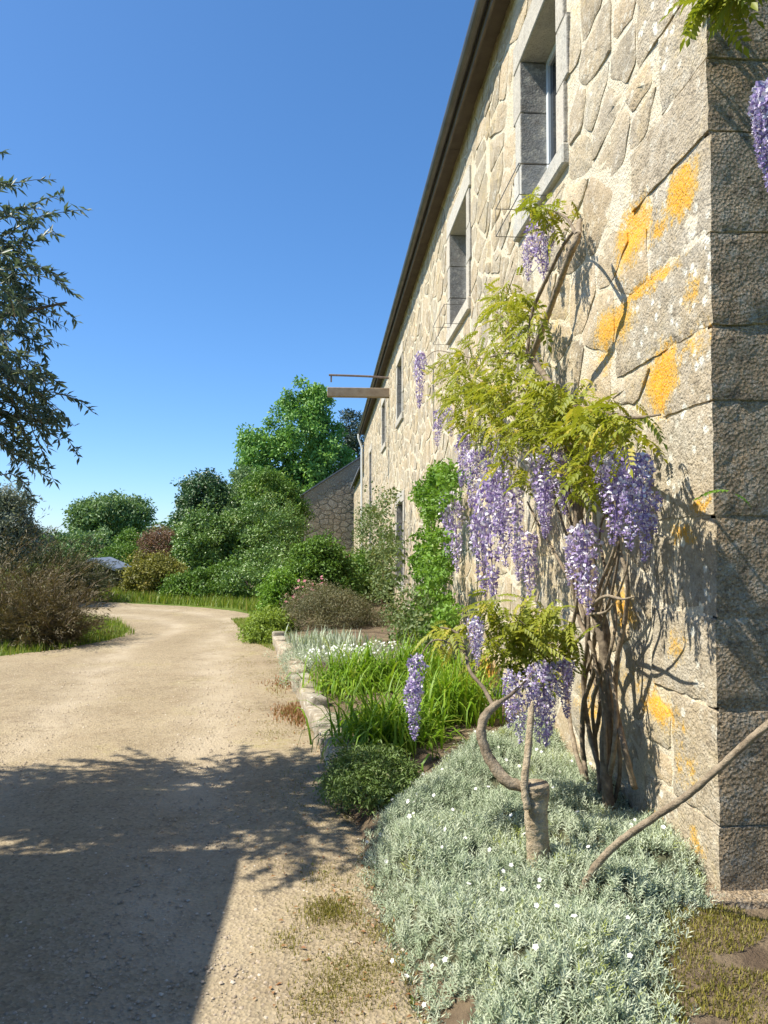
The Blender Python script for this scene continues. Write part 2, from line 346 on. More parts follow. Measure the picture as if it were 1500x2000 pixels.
def leaf_cloud(C, Rad, per, L, W, outward=None, up=.3, flat=.8, tint_by=0.6):
    """clumps at C (n,3) of radius Rad; leaves gaussian in each clump"""
    C = np.asarray(C, float); n = len(C); Rad = np.broadcast_to(np.asarray(Rad, float), (n,))
    k = np.repeat(np.arange(n), per); m = len(k)
    off = rng.normal(size=(m, 3)) * .5; off = off / np.maximum(1, np.linalg.norm(off, axis=1, keepdims=True) / 1.1)
    off[:, 2] *= flat; P = C[k] + off * Rad[k][:, None]
    D = unit(rng.normal(size=(m, 3)) + off * .8 - np.array([0, 0, .25])); N = unit(rng.normal(size=(m, 3)) * .7 + off * .6 + np.array([0, 0, up * 2]))
    ll = L * rng.uniform(.65, 1.25, m); V, Fc = kites(P, D, N, ll, ll * (W / L))
    ct = rng.uniform(0, 1, n); t = np.clip(rng.uniform(0, 1, m) * (1 - tint_by) + ct[k] * tint_by, 0, 1)
    return V, Fc, np.repeat(t, 4)
def shell_points(ell, n, inner=.55):
    """clump centres in a set of ellipsoids (cx,cy,cz,rx,ry,rz), biased to the outside"""
    vol = np.array([e[3] * e[4] * e[5] for e in ell]) ** .67; which = rng.choice(len(ell), n, p=vol / vol.sum())
    E = np.array(ell)[which]; d = rdir(n, .15); r = inner + (1 - inner) * rng.uniform(0, 1, n) ** .6
    r *= rng.uniform(.82, 1.16, n)
    return E[:, :3] + d * E[:, 3:] * r[:, None]
def blades(base, n, length, width, spread, lean=.5, droop=1.0, seg=4, up0=1.0):
    """arching strap leaves growing from around base"""
    base = np.asarray(base, float)
    B = base + np.c_[rng.normal(0, spread, n), rng.normal(0, spread, n), np.zeros(n)] if base.ndim == 1 else base
    n = len(B); az = rng.uniform(0, 2 * np.pi, n); le = lean * rng.uniform(.15, 1.2, n); L = length * rng.uniform(.55, 1.15, n); Wd = width * rng.uniform(.7, 1.2, n)
    h = np.c_[np.cos(az), np.sin(az), np.zeros(n)]; s_ = np.c_[-np.sin(az), np.cos(az), np.zeros(n)]
    V = np.empty((n, (seg + 1) * 2, 3)); pos = B.copy(); ang = le * .6
    for i in range(seg + 1):
        wv = Wd * (1 - (i / seg) ** 2 * .92)
        V[:, 2 * i] = pos + s_ * wv[:, None] * .5; V[:, 2 * i + 1] = pos - s_ * wv[:, None] * .5
        d = h * np.sin(ang)[:, None] + np.array([0, 0, 1]) * np.cos(ang)[:, None]
        pos = pos + d * (L / seg)[:, None]; ang = ang + le * droop * (.35 + .3 * i)
    fs = []
    for i in range(seg): a = 2 * i; fs += [[a, a + 1, a + 3], [a, a + 3, a + 2]]
    Fc = (np.arange(n)[:, None, None] * (2 * seg + 2) + np.array(fs)[None]).reshape(-1, 3)
    t = np.repeat(rng.uniform(0, 1, n), 2 * seg + 2)
    return V.reshape(-1, 3), Fc, t
def scatter(tv, tf, tt, P, Rm, S):
    """copies of a small template (tv,tf) with rotations Rm (n,3,3), scales S"""
    n = len(P); V = np.einsum('nij,kj->nki', Rm, tv) * np.asarray(S).reshape(-1, 1, 1) + P[:, None]
    Fc = (np.arange(n)[:, None, None] * len(tv) + tf[None]).reshape(-1, 3)
    T = np.clip(tt[None] + rng.uniform(-.42, .42, (n, 1)), 0, 1)
    return V.reshape(-1, 3), Fc, T.ravel()
def frames(D, N):
    D = unit(D); S = unit(np.cross(D, N)); U = np.cross(S, D); return np.stack([S, D, U], 2)

# ---------------------------------------------------------------- ground, track, bed
gm = MB(); gm.add([(-400, -200, 0), (400, -200, 0), (400, 700, 0), (-400, 700, 0)], [(0, 1, 2, 3)])
tag(link('ground', gm.mesh('ground'), M['meadow']), 'green and brown meadow ground around the farm', 'ground', kind='structure')
R_EDGE = [(.75, -6), (.52, 1), (.36, 2.55), (.22, 3.64), (.04, 5.7), (-.20, 7.7), (-.70, 11.5), (-1.4, 16.5), (-2.5, 18.6), (-4.5, 20.2), (-7, 21.6), (-12, 23.2), (-30, 26.5)]
L_EDGE = [(-9, -6), (-9, 6), (-9, 10.3), (-6.5, 10.7), (-4.7, 10.9), (-3.8, 12.0), (-3.4, 13.6), (-4.3, 16.0), (-6.3, 18.3), (-9, 19.8), (-14, 21.2), (-30, 24.2)]
def densify(pts, step=.18, jit=.05):
    out = []
    for (a, b) in zip(pts[:-1], pts[1:]):
        n = max(2, int(math.hypot(b[0] - a[0], b[1] - a[1]) / step))
        for i in range(n):
            t = i / n; out.append((a[0] + (b[0] - a[0]) * t + random.gauss(0, jit), a[1] + (b[1] - a[1]) * t + random.gauss(0, jit)))
    out.append(pts[-1]); return out
RP = [(.75, -6), (.52, 1), (.36, 2.55), (.22, 3.64), (.04, 5.7), (-.2, 7.7), (-.7, 11.5), (-1.05, 14), (-1.4, 16.5), (-2.5, 18.6), (-4.5, 20.2), (-7, 21.6), (-12, 23.2), (-30, 26.5)]
LPp = [(-6, -6), (-6, 1), (-6, 2.55), (-6, 4), (-6, 6), (-6, 8), (-4.7, 10.9), (-3.9, 12.0), (-3.5, 13.6), (-4.3, 16), (-6.3, 18.3), (-9, 19.8), (-14, 21.2), (-30, 24.2)]
from mathutils import noise as mn
rc = catmull([(x, y, 0) for x, y in RP], 26); lc = catmull([(x, y, 0) for x, y in LPp], 26); NC = 110; V = []; TT = []
for i_, (a_, b_) in enumerate(zip(lc, rc)):
    for k in range(NC):
        u = k / (NC - 1); p_ = a_.lerp(b_, u); e_ = min(u, 1 - u) * (b_ - a_).length
        if k in (0, NC - 1): p_ = p_ + Vector((mn.noise(p_ * 3.1) * .16, mn.noise(p_ * 2.7 + Vector((5, 5, 5))) * .10, 0))
        dr = (b_ - a_).length * (1 - u); trk = math.exp(-((dr - .95) / .30) ** 2) + math.exp(-((dr - 2.35) / .30) ** 2)
        V.append((p_.x, p_.y, .022 + .009 * mn.noise(p_ * 1.3) + .006 * mn.noise(p_ * 4.7) - .012 * trk - .018 * (e_ < .03))); TT.append(trk)
Fc = [(a * NC + i, a * NC + i + 1, (a + 1) * NC + i + 1, (a + 1) * NC + i) for a in range(len(lc) - 1) for i in range(NC - 1)]
me = npmesh('path', V, Fc, TT, smooth=True)
tag(link('path', me, M['track']), 'tan gravel farm track curving away to the left', 'track', kind='structure')
def redge(y): return np.interp(y, [p[1] for p in R_EDGE[:8]], [p[0] for p in R_EDGE[:8]])
def bed_z(x, y):
    d = x - redge(y); return -.012 + sstep(1.3, 2.9, y) * (.012 + .13 * sstep(-.02, .16, d) + .07 * sstep(.2, .9, d) + .012 * np.sin(x * 9 + y * 5) * sstep(.1, .3, d))
ys = np.concatenate([np.arange(1.2, 12, .12), np.arange(12, 33, .5)]); nu = 22; V = []
for y in ys:
    x0 = redge(y) - .03
    for i in range(nu):
        x = x0 + ((WX + .05 if y > 3.1 else 4.5) - x0) * (i / (nu - 1)) ** 1.4; V.append((x, y, bed_z(x, y) + random.uniform(-.008, .008)))
Fc = [(a * nu + i, a * nu + i + 1, (a + 1) * nu + i + 1, (a + 1) * nu + i) for a in range(len(ys) - 1) for i in range(nu - 1)]
tag(link('flower_bed', npmesh('flower_bed', V, Fc, smooth=True), M['soil']), 'bare brown soil of the flower bed along the long wall', 'flower bed', kind='structure')

# ---------------------------------------------------------------- the long stone house
Y0 = 2.98; Y1 = 33.0; ZT = 6.35; MX = WX + .012
house = empty('stone_farmhouse', (WX, Y0, 0), 'long two-storey stone farmhouse with orange lichen and pale window surrounds', 'house')
# openings (y0,y1,z0,z1)
OPEN = [(5.0, 5.95, 4.22, 5.48), (8.4, 9.55, 4.30, 5.52), (15.9, 17.0, 4.32, 5.55), (20.6, 21.8, 4.32, 5.5), (15.7, 17.2, .75, 2.45), (27.2, 28.4, 1.0, 4.9)]
SUR = .19
yb = sorted(set([Y0 + .05, Y1] + [o[0] for o in OPEN] + [o[1] for o in OPEN])); zb = sorted(set([-.3, ZT] + [o[2] for o in OPEN] + [o[3] for o in OPEN]))
mb = MB(); from mathutils import noise as mn
def inopen(y, z): return any(a < y < b and c_ < z < d_ for a, b, c_, d_ in OPEN)
for ya, yb_ in zip(yb[:-1], yb[1:]):
    for za, zb_ in zip(zb[:-1], zb[1:]):
        if not inopen((ya + yb_) / 2, (za + zb_) / 2):
            st_ = .11 if ya < 8 else .6; n1 = max(1, int((yb_ - ya) / st_)); n2 = max(1, int((zb_ - za) / st_)); vg = []
            for i1 in range(n1 + 1):
                for i2 in range(n2 + 1):
                    y_ = ya + (yb_ - ya) * i1 / n1; z_ = za + (zb_ - za) * i2 / n2; e_ = 0 if i1 in (0, n1) or i2 in (0, n2) else 1
                    h_ = (mn.noise(Vector((y_ * 2.3, z_ * 2.9, 1.7))) * .005 + mn.noise(Vector((y_ * 7, z_ * 7, 4.2))) * .004) * e_
                    vg.append((MX - h_, y_, z_))
            mb.add(vg, [(i1 * (n2 + 1) + i2, i1 * (n2 + 1) + i2 + 1, (i1 + 1) * (n2 + 1) + i2 + 1, (i1 + 1) * (n2 + 1) + i2) for i1 in range(n1) for i2 in range(n2)])
mb.add([(MX, Y1, -.3), (9.5, Y1, -.3), (9.5, Y1, ZT), (5.5, Y1, 9.9), (MX, Y1, ZT)], [(4, 3, 2, 1, 0)])
mb.add([(9.5, Y0, -.3), (9.5, Y1, -.3), (9.5, Y1, ZT), (9.5, Y0, ZT)], [(0, 1, 2, 3)])
wall = link('wall', mb.mesh('wall', smooth=True, tint=.5), M['mortar'], house); wall.data.set_sharp_from_angle(angle=R(40))

# quoins: z0, z1, length on the long face, length on the gable
def zc(py): return wall_pt(1400, py).z
QZ = [zc(1850), zc(1612), zc(1388), zc(1208), zc(1008), zc(778), zc(628), zc(440), zc(235), zc(85), zc(-100), zc(-300)]
QL = [.75, .42, .62, .36, .66, .46, 1.05, .60, .80, .45, .7]
QG = [.4, .75, .45, .8, .42, .85, .45, .8, .42, .8, .45]
QUOIN = []
from mathutils import noise as mnoise
def worn_block(name, a, b, tint, cell=.04):
    bm = bmesh.new(); m_ = MB().box(a, b); vv = [bm.verts.new(p) for p in m_.v]
    for f in m_.f: bm.faces.new([vv[i] for i in f])
    for ax in range(3):
        n_ = max(2, int((b[ax] - a[ax]) / cell))
        for k in range(1, n_):
            co = [0, 0, 0]; co[ax] = a[ax] + (b[ax] - a[ax]) * k / n_; no = [0, 0, 0]; no[ax] = 1
            bmesh.ops.bisect_plane(bm, geom=bm.verts[:] + bm.edges[:] + bm.faces[:], plane_co=co, plane_no=no)
    for v in bm.verts:
        p = v.co.copy(); edge = sum(1 for ax in range(3) if min(abs(p[ax] - a[ax]), abs(p[ax] - b[ax])) < 1e-4)
        nv = mnoise.noise_vector(p * 6.0) * .005 + mnoise.noise_vector(p * 21.0) * .005; v.co += nv
        if edge >= 2:      # rounded, chipped arrises
            c_ = Vector([(a[ax] + b[ax]) / 2 for ax in range(3)]); d_ = Vector([(c_[ax] - p[ax]) / abs(c_[ax] - p[ax]) if min(abs(p[ax] - a[ax]), abs(p[ax] - b[ax])) < 1e-4 else 0 for ax in range(3)])
            v.co += d_ * (.002 + .014 * max(0, mnoise.noise(p * 9.0 + Vector((3, 1, 7)))) ** 1.0)
    me = bpy.data.meshes.new(name); bm.normal_update(); bm.to_mesh(me); bm.free(); me.polygons.foreach_set('use_smooth', np.ones(len(me.polygons), bool)); me.set_sharp_from_angle(angle=R(38))
    at_ = me.attributes.new('tint', 'FLOAT', 'POINT'); at_.data.foreach_set('value', np.full(len(me.vertices), tint, np.float32)); return me
for i in range(len(QL)):
    z0, z1 = QZ[i], QZ[i + 1]; gp = .003
    me = worn_block('quoin', (WX + .003 + random.uniform(-.006, .006), Y0 + .002 + random.uniform(-.006, .006), z0 + gp), (WX + QG[i], Y0 + QL[i], z1 - gp), random.random())
    QUOIN.append((Y0, Y0 + QL[i] + .012, z0, z1))
    me.materials.append(M['ashlar']); me.materials.append(M['rough'])     # the gable side is rough-hewn, browner, with fewer pale spots
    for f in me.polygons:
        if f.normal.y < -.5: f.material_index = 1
    link('quoin_stone', me, None, wall)
link('gable_wall', MB().add([(MX, Y0 + .014, -.3), (9.5, Y0 + .014, -.3), (9.5, Y0 + .014, ZT), (5.5, Y0 + .014, 9.9), (MX, Y0 + .014, ZT)], [(0, 1, 2, 3, 4)]).mesh('gable_wall', tint=.4), M['rough'], wall)
for (a_, b_) in (((WX - .07, Y0 - .08, -.1), (WX + .42, Y0 + .3, .225)), ((WX + .44, Y0 - .06, -.1), (WX + 1.0, Y0 + .2, .21)), ((WX - .05, Y0 + .32, -.1), (WX + .2, Y0 + .9, .235))):
    link('footing_stone', worn_block('footing_stone', a_, b_, random.random()), M['rough'], wall)
# voronoi rubble
def clip(poly, nx_, ny_, d):           # keep nx*x+ny*y <= d
    out = []; n = len(poly)
    for i in range(n):
        a, b = poly[i], poly[(i + 1) % n]; da = nx_ * a[0] + ny_ * a[1] - d; db = nx_ * b[0] + ny_ * b[1] - d
        if da <= 0: out.append(a)
        if (da < 0) != (db < 0):
            t = da / (da - db); out.append((a[0] + (b[0] - a[0]) * t, a[1] + (b[1] - a[1]) * t))
    return out
def area(p): return .5 * sum(p[i][0] * p[(i + 1) % len(p)][1] - p[(i + 1) % len(p)][0] * p[i][1] for i in range(len(p)))
def rubble(u0, u1, v0, v1, du, dv, blocks, gap=.012, jit=.34):
    A = du / dv * .8; seeds = []; v = v0 - dv; r = 0
    while v < v1 + dv:
        rowh = dv * random.uniform(.6, 1.4); u = u0 - du * 1.5 + (r % 2) * du * .5
        while u < u1 + du * 1.5:
            st = du * random.choice((.4, .6, .85, 1.1, 1.5, 1.8)); seeds.append((u + random.uniform(-jit, jit) * du * .5, v + random.uniform(-jit, jit) * rowh)); u += st
        v += rowh; r += 1
    S = np.array(seeds); S2 = S * [1, A]; polys = []
    for i, s in enumerate(S):
        if not (u0 - .02 < s[0] < u1 + .02 and v0 - .02 < s[1] < v1 + .02): continue
        if any(a <= s[0] <= b and c_ <= s[1] <= d_ for a, b, c_, d_ in blocks): continue
        poly = [(s[0] - 1.2, s[1] - .8), (s[0] + 1.2, s[1] - .8), (s[0] + 1.2, s[1] + .8), (s[0] - 1.2, s[1] + .8)]
        d2 = ((S2 - S2[i]) ** 2).sum(1); nb = np.argsort(d2)[1:18]
        for j in nb:
            q = S[j]; nx_, ny_ = (q[0] - s[0]), (q[1] - s[1]) * A * A; ln = math.hypot(nx_, ny_)
            if ln < 1e-6: continue
            mx_, my_ = (q[0] + s[0]) / 2, (q[1] + s[1]) / 2
            g_ = gap * random.uniform(.6, 1.7)
            poly = clip(poly, nx_ / ln, ny_ / ln, (nx_ * mx_ + ny_ * my_) / ln - g_)
            if len(poly) < 3: break
        for nx_, ny_, d in ((-1, 0, -u0), (1, 0, u1), (0, -1, -v0), (0, 1, v1)):
            if len(poly) >= 3: poly = clip(poly, nx_, ny_, d)
        for (a, b, c_, d_) in blocks:
            if len(poly) < 3: break
            us = [p[0] for p in poly]; vs2 = [p[1] for p in poly]
            if max(us) < a or min(us) > b or max(vs2) < c_ or min(vs2) > d_: continue
            gaps = [(a - s[0], (1, 0, a - .012)), (s[0] - b, (-1, 0, -b - .012)), (c_ - s[1], (0, 1, c_ - .012)), (s[1] - d_, (0, -1, -d_ - .012))]
            k_ = max(gaps, key=lambda t: t[0])[1]; poly = clip(poly, *k_)
        if len(poly) >= 3 and area(poly) > .006: polys.append(poly)
    return polys
def soften(poly, cut=.2):
    out = []; n = len(poly)
    for i in range(n):
        a, b, c_ = poly[i - 1], poly[i], poly[(i + 1) % n]
        out.append((b[0] + (a[0] - b[0]) * cut, b[1] + (a[1] - b[1]) * cut)); out.append((b[0] + (c_[0] - b[0]) * cut, b[1] + (c_[1] - b[1]) * cut))
    # drop points that are too close
    res = [p for i, p in enumerate(out) if math.hypot(p[0] - out[i - 1][0], p[1] - out[i - 1][1]) > .010]
    return res
def stone_geo(poly, proud, frame, fine):
    """poly in (u,v) -> verts/faces; frame(u,v,h) -> xyz, h outwards"""
    poly = soften(poly, random.uniform(.06, .16))
    if fine:
        q = []
        for i in range(len(poly)):
            a, b = poly[i], poly[(i + 1) % len(poly)]; q.append(a)
            L_ = math.hypot(b[0] - a[0], b[1] - a[1])
            for k in range(1, int(L_ / .11) + 1):
                t = k / (int(L_ / .11) + 1); j = .009
                q.append((a[0] + (b[0] - a[0]) * t + random.uniform(-j, j), a[1] + (b[1] - a[1]) * t + random.uniform(-j, j)))
        poly = q
    n = len(poly); cx = sum(p[0] for p in poly) / n; cy = sum(p[1] for p in poly) / n
    rad = min(math.hypot(p[0] - cx, p[1] - cy) for p in poly); bev = min(.010, rad * .2)
    rings = [(0.0, -.03), (bev * .35, proud * .5), (bev * 1.2, proud)] if fine else [(0.0, -.02), (bev, proud)]
    tl = (random.uniform(-.025, .025), random.uniform(-.025, .025))
    V = []; Fc = []
    def shrink(p, d):
        l = math.hypot(p[0] - cx, p[1] - cy); k = max(0, 1 - d / max(l, 1e-6)); return (cx + (p[0] - cx) * k, cy + (p[1] - cy) * k)
    for (d, h) in rings:
        for p in poly:
            s_ = shrink(p, d); hh = h + ((s_[0] - cx) * tl[0] + (s_[1] - cy) * tl[1]) * (h > 0) + (random.uniform(-.003, .003) if h > 0 else 0)
            V.append(frame(s_[0], s_[1], hh))
    for r in range(len(rings) - 1):
        for i in range(n): j = (i + 1) % n; Fc.append((r * n + i, r * n + j, (r + 1) * n + j, (r + 1) * n + i))
    base = (len(rings) - 1) * n
    if fine:
        for p in poly:
            s_ = (cx + (p[0] - cx) * .45, cy + (p[1] - cy) * .45)
            V.append(frame(s_[0], s_[1], proud + random.uniform(-.002, .009) + (s_[0] - cx) * tl[0] + (s_[1] - cy) * tl[1]))
        for i in range(n): j = (i + 1) % n; Fc.append((base + i, base + j, base + n + j, base + n + i))
        base += n
    V.append(frame(cx, cy, proud + random.uniform(0, .008))); c_i = len(V) - 1
    for i in range(n): Fc.append((base + i, base + (i + 1) % n, c_i))
    return V, Fc
def fr_long(u, v, h): return (MX - h, u, v)
blk = [(a - SUR, b + SUR, c_ - .17, d_ + .23) for a, b, c_, d_ in OPEN] + QUOIN
near = rubble(Y0 + .3, 7.2, .0, ZT, .46, .24, blk, gap=.011, jit=.55)
far_ = rubble(7.2, Y1, .0, ZT, .42, .22, blk, gap=.011, jit=.55)
stones = [(p, True) for p in near] + [(p, False) for p in far_]
def seen(p):
    cy_ = sum(q[0] for q in p) / len(p); return area(p) / max(cy_, 1) ** 3
stones.sort(key=lambda s: -seen(s[0]))
def flipF(Fc): return [tuple(reversed(f)) for f in Fc]
for k, (p, fine) in enumerate(stones[:296]):
    V, Fc = stone_geo(p, random.uniform(.001, .009), fr_long, fine); mb = MB(); mb.add(V, flipF(Fc))
    me = mb.mesh('stone', smooth=True, tint=random.random()); me.set_sharp_from_angle(angle=R(28)); link('stone', me, M['stone'], wall)
mb = MB(); tl = []
for p, fine in stones[296:]:
    V, Fc = stone_geo(p, random.uniform(.001, .009), fr_long, False); mb.add(V, flipF(Fc)); tl += [random.random()] * len(V)
me = mb.mesh('masonry', smooth=True, tint=.5); me.set_sharp_from_angle(angle=R(28)); me.attributes['tint'].data.foreach_set('value', np.array(tl, np.float32))
tag(link('masonry', me, M['stone'], wall), kind='stuff')
# gable stones
def fr_gab(u, v, h): return (u, Y0 + .012 - h, v)
gbl = [(WX, WX + QG[i] + .012, QZ[i], QZ[i + 1]) for i in range(len(QG))]
gst = rubble(WX + .3, 5.0, 0, 5.6, .5, .3, gbl, gap=.014)
mb = MB(); tl = []
for p in gst:
    if sum(q[0] for q in p) / len(p) < 2.7 and False: continue
    V, Fc = stone_geo(p, random.uniform(.004, .018), fr_gab, True); mb.add(V, Fc); tl += [random.random()] * len(V)
me = mb.mesh('gable_masonry', smooth=True, tint=.5); me.set_sharp_from_angle(angle=R(28)); me.attributes['tint'].data.foreach_set('value', np.array(tl, np.float32))
tag(link('gable_masonry', me, M['rough'], wall), kind='stuff')

# windows with dressed surrounds
DEP = .26
for wi, (a, b, c_, d_) in enumerate(OPEN):
    nm = 'window' if wi != 5 else 'doorway'
    wroot = empty(nm, (WX, (a + b) / 2, c_)); wroot.parent = house; wroot.location = Vector((WX, (a + b) / 2, c_)) - WLOC[house]
    f0 = WX - .012
    nb_ = max(2, round((d_ - c_) / .42)); hz = (d_ - c_) / nb_
    for s_ in (0, 1):
        for k in range(nb_):
            wd = SUR + (.05 if (k + s_) % 2 else -.02)
            y0, y1 = (a - wd, a) if s_ == 0 else (b, b + wd)
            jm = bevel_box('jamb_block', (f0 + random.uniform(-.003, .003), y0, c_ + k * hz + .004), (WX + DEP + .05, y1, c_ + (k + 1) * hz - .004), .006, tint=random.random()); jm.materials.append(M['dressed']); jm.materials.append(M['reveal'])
            for f in jm.polygons: f.material_index = 1 if abs(f.normal.y) > .5 else 0  # side faces get the darker copy with painted shade
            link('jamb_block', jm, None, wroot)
    link('lintel', bevel_box('lintel', (f0 - .004, a - SUR - .03, d_ + .003), (WX + DEP + .05, b + SUR + .03, d_ + .235), .008, tint=random.random()), M['dressed'], wroot)
    link('sill', bevel_box('sill', (f0 - .022, a - SUR + .0, c_ - .15), (WX + DEP + .05, b + SUR - .0, c_ - .004), .012, tint=random.random()), M['dressed'], wroot)
    fx = WX + DEP - .06; fw = .055
    mb = MB(); mb.box((fx, a, c_), (fx + .05, a + fw, d_)); mb.box((fx, b - fw, c_), (fx + .05, b, d_))
    mb.box((fx, a + fw, d_ - fw), (fx + .05, b - fw, d_)); mb.box((fx, a + fw, c_), (fx + .05, b - fw, c_ + fw + .02))
    mb.box((fx + .004, (a + b) / 2 - .025, c_ + fw + .02), (fx + .046, (a + b) / 2 + .025, d_ - fw))
    link('frame', mb.mesh('frame'), M['frame'], wroot)
    for (ya, yb_) in ((a + fw, (a + b) / 2 - .025), ((a + b) / 2 + .025, b - fw)):
        link('pane', MB().box((fx + .02, ya, c_ + fw + .02), (fx + .03, yb_, d_ - fw)).mesh('pane'), M['glass'], wroot)
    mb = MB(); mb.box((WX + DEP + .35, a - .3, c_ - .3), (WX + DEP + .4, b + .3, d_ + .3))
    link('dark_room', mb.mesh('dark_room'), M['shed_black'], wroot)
# wire flower-box brackets at the two nearest upper windows
for (a, b, c_, d_) in OPEN[:2]:
    br = empty('flower_box_bracket', (WX, b, c_)); br.parent = house; br.location = Vector((WX, b, c_)) - WLOC[house]
    x0, x1 = WX - .02, WX - .24; z0, z1 = c_ - .22, c_ + .0; mb = MB()
    for yy in (a + .12, b - .1):
        mb.add(*tube([(x0, yy, z1), (x1, yy, z1), (x1, yy, z0), (x0, yy, z0)], [.004] * 4, 4, smooth_curve=False))
    for zz in (z1, z0): mb.add(*tube([(x1, a + .12, zz), (x1, b - .1, zz)], [.0035] * 2, 4, smooth_curve=False))
    link('wire', mb.mesh('wire'), M['zinc'], br)
# roof, eave, gutter
OV = .20; ZG = 6.27
roof = link('roof', MB().add([(WX - OV, Y0 - .15, ZG + .10), (WX - OV, Y1 + .1, ZG + .10), (5.5, Y1 + .1, 10.1), (5.5, Y0 - .15, 10.1), (9.8, Y1 + .1, ZG + .1), (9.8, Y0 - .15, ZG + .1),
    (WX - OV, Y0 - .15, ZG + .04), (WX - OV, Y1 + .1, ZG + .04), (5.5, Y1 + .1, 10.04), (5.5, Y0 - .15, 10.04), (9.8, Y1 + .1, ZG + .04), (9.8, Y0 - .15, ZG + .04)],
    [(0, 3, 2, 1), (3, 5, 4, 2), (6, 7, 8, 9), (9, 8, 10, 11), (0, 1, 7, 6), (0, 6, 9, 3), (3, 9, 11, 5), (1, 2, 8, 7), (2, 4, 10, 8)]).mesh('roof'), M['slate'], house)
yy = Y0 - .1; k = 0
while yy < Y1:
    L_ = 3.0; y2 = min(yy + L_, Y1 + .05)
    link('soffit_board', MB().box((WX - OV + .05, yy, ZG + .005 + .002 * (k % 2)), (WX + .02, y2 - .006, ZG + .03)).mesh('soffit_board'), M['soffit'], roof)
    yy = y2; k += 1
link('fascia', MB().box((WX - OV + .03, Y0 - .12, ZG - .09), (WX - OV + .052, Y1 + .05, ZG + .05)).mesh('fascia'), M['soffit'], roof)
gt = MB(); prof = [(math.cos(t) * .055, math.sin(t) * .055) for t in np.linspace(math.pi, 2 * math.pi, 9)]
prof2 = [(x * .93, z * .93) for x, z in reversed(prof)]; pr = prof + prof2; gx = WX - OV - .03; gz = ZG + .03
V = [(gx + x, Y0 - .14, gz + z) for x, z in pr] + [(gx + x, Y1 + .1, gz + z) for x, z in pr]; n = len(pr)
gt.add(V, [(i, (i + 1) % n, n + (i + 1) % n, n + i) for i in range(n)] + [tuple(range(n))[::-1], tuple(range(n, 2 * n))])
link('gutter', gt.mesh('gutter'), M['zinc'], roof)
# downpipe at the far end, with swan neck
yp = Y1 - .25
tube_obj('downpipe', [(gx, yp, gz - .05), (gx, yp, gz - .22), (WX - .10, yp, gz - .62), (WX - .10, yp, gz - 1.0), (WX - .10, yp, 3.0), (WX - .10, yp, .15)], [.05] * 6, M['pipe'], house, sides=8, n=4)
# hoist beam and rod sticking out through the eave
hy = 19.4
link('hoist_beam', bevel_box('hoist_beam', (-.02, hy - .1, 5.30), (WX + .3, hy + .1, 5.53), .012), M['wood'], house)
hr = link('hoist_rod', MB().add(*tube([(.02, hy, 5.86), (1.0, hy, 5.84), (WX + .1, hy, 5.80)], [.028] * 3, 6)).mesh('hoist_rod'), M['iron'], house)
link('hook', MB().box((.06, hy - .02, 5.68), (.10, hy + .02, 5.84)).mesh('hook'), M['iron'], hr)

# ---------------------------------------------------------------- lower annex and cross building behind
def building(name, label, cat, x0, x1, y0, y1, zlow, ztop, mat, axis='y', roofmat='slate', over=.25):
    r = empty(name, ((x0 + x1) / 2, (y0 + y1) / 2, 0), label, cat); mb = MB()
    if axis == 'y':      # ridge along Y
        xm = (x0 + x1) / 2
        for yy_, fl in ((y0, 0), (y1, 1)):
            f = (0, 1, 2, 3, 4); mb.add([(x0, yy_, -.2), (x1, yy_, -.2), (x1, yy_, zlow), (xm, yy_, ztop), (x0, yy_, zlow)], [f if not fl else f[::-1]])
        mb.add([(x0, y0, -.2), (x0, y0, zlow), (x0, y1, zlow), (x0, y1, -.2)], [(0, 1, 2, 3)]); mb.add([(x1, y0, -.2), (x1, y0, zlow), (x1, y1, zlow), (x1, y1, -.2)], [(3, 2, 1, 0)])
        rr = MB()
        for s_, xe in ((0, x0 - over), (1, x1 + over)):
            ze = zlow - over * (ztop - zlow) / (xm - x0)
            V = [(xe, y0 - .12, ze + .02), (xe, y1 + .12, ze + .02), (xm, y1 + .12, ztop + .02), (xm, y0 - .12, ztop + .02)]; V += [(a, b, c_ + .08) for a, b, c_ in V]
            rr.add(V, [(0, 1, 2, 3), (7, 6, 5, 4), (0, 4, 5, 1), (1, 5, 6, 2), (2, 6, 7, 3), (3, 7, 4, 0)])
    else:                # mono pitch, high side at x1
        mb.add([(x0, y0, -.2), (x1, y0, -.2), (x1, y0, ztop), (x0, y0, zlow), (x0, y1, -.2), (x1, y1, -.2), (x1, y1, ztop), (x0, y1, zlow)],
               [(0, 1, 2, 3), (7, 6, 5, 4), (0, 3, 7, 4), (1, 5, 6, 2)])
        k_ = (ztop - zlow) / (x1 - x0); rr = MB()
        V = [(x0 - over, y0 - .1, zlow - over * k_ + .02), (x1 + .05, y0 - .1, ztop + .02 + .05 * k_), (x1 + .05, y1 + .1, ztop + .02 + .05 * k_), (x0 - over, y1 + .1, zlow - over * k_ + .02)]; V += [(a, b, c_ + .09) for a, b, c_ in V]
        rr.add(V, [(0, 3, 2, 1), (4, 5, 6, 7), (0, 1, 5, 4), (1, 2, 6, 5), (2, 3, 7, 6), (3, 0, 4, 7)])
    w_ = link('wall', mb.mesh('wall', tint=.5), mat, r); link('roof', rr.mesh('roof'), M[roofmat], r); return r, w_
an, aw = building('low_annex', 'low pale stone annex with dark eave at the far end of the farmhouse', 'building', WX + .03, 8.5, Y1 + .06, 46.0, 5.0, 8.2, M['mortar'])
st = rubble(Y1 + .1, 46, 0, 4.9, .5, .3, [(38.5, 39.8, .8, 2.8)], gap=.014); mb = MB(); tl = []
for p in st: V, Fc = stone_geo(p, .015, lambda u, v, h: (WX + .03 - h, u, v), False); mb.add(V, flipF(Fc)); tl += [random.random()] * len(V)
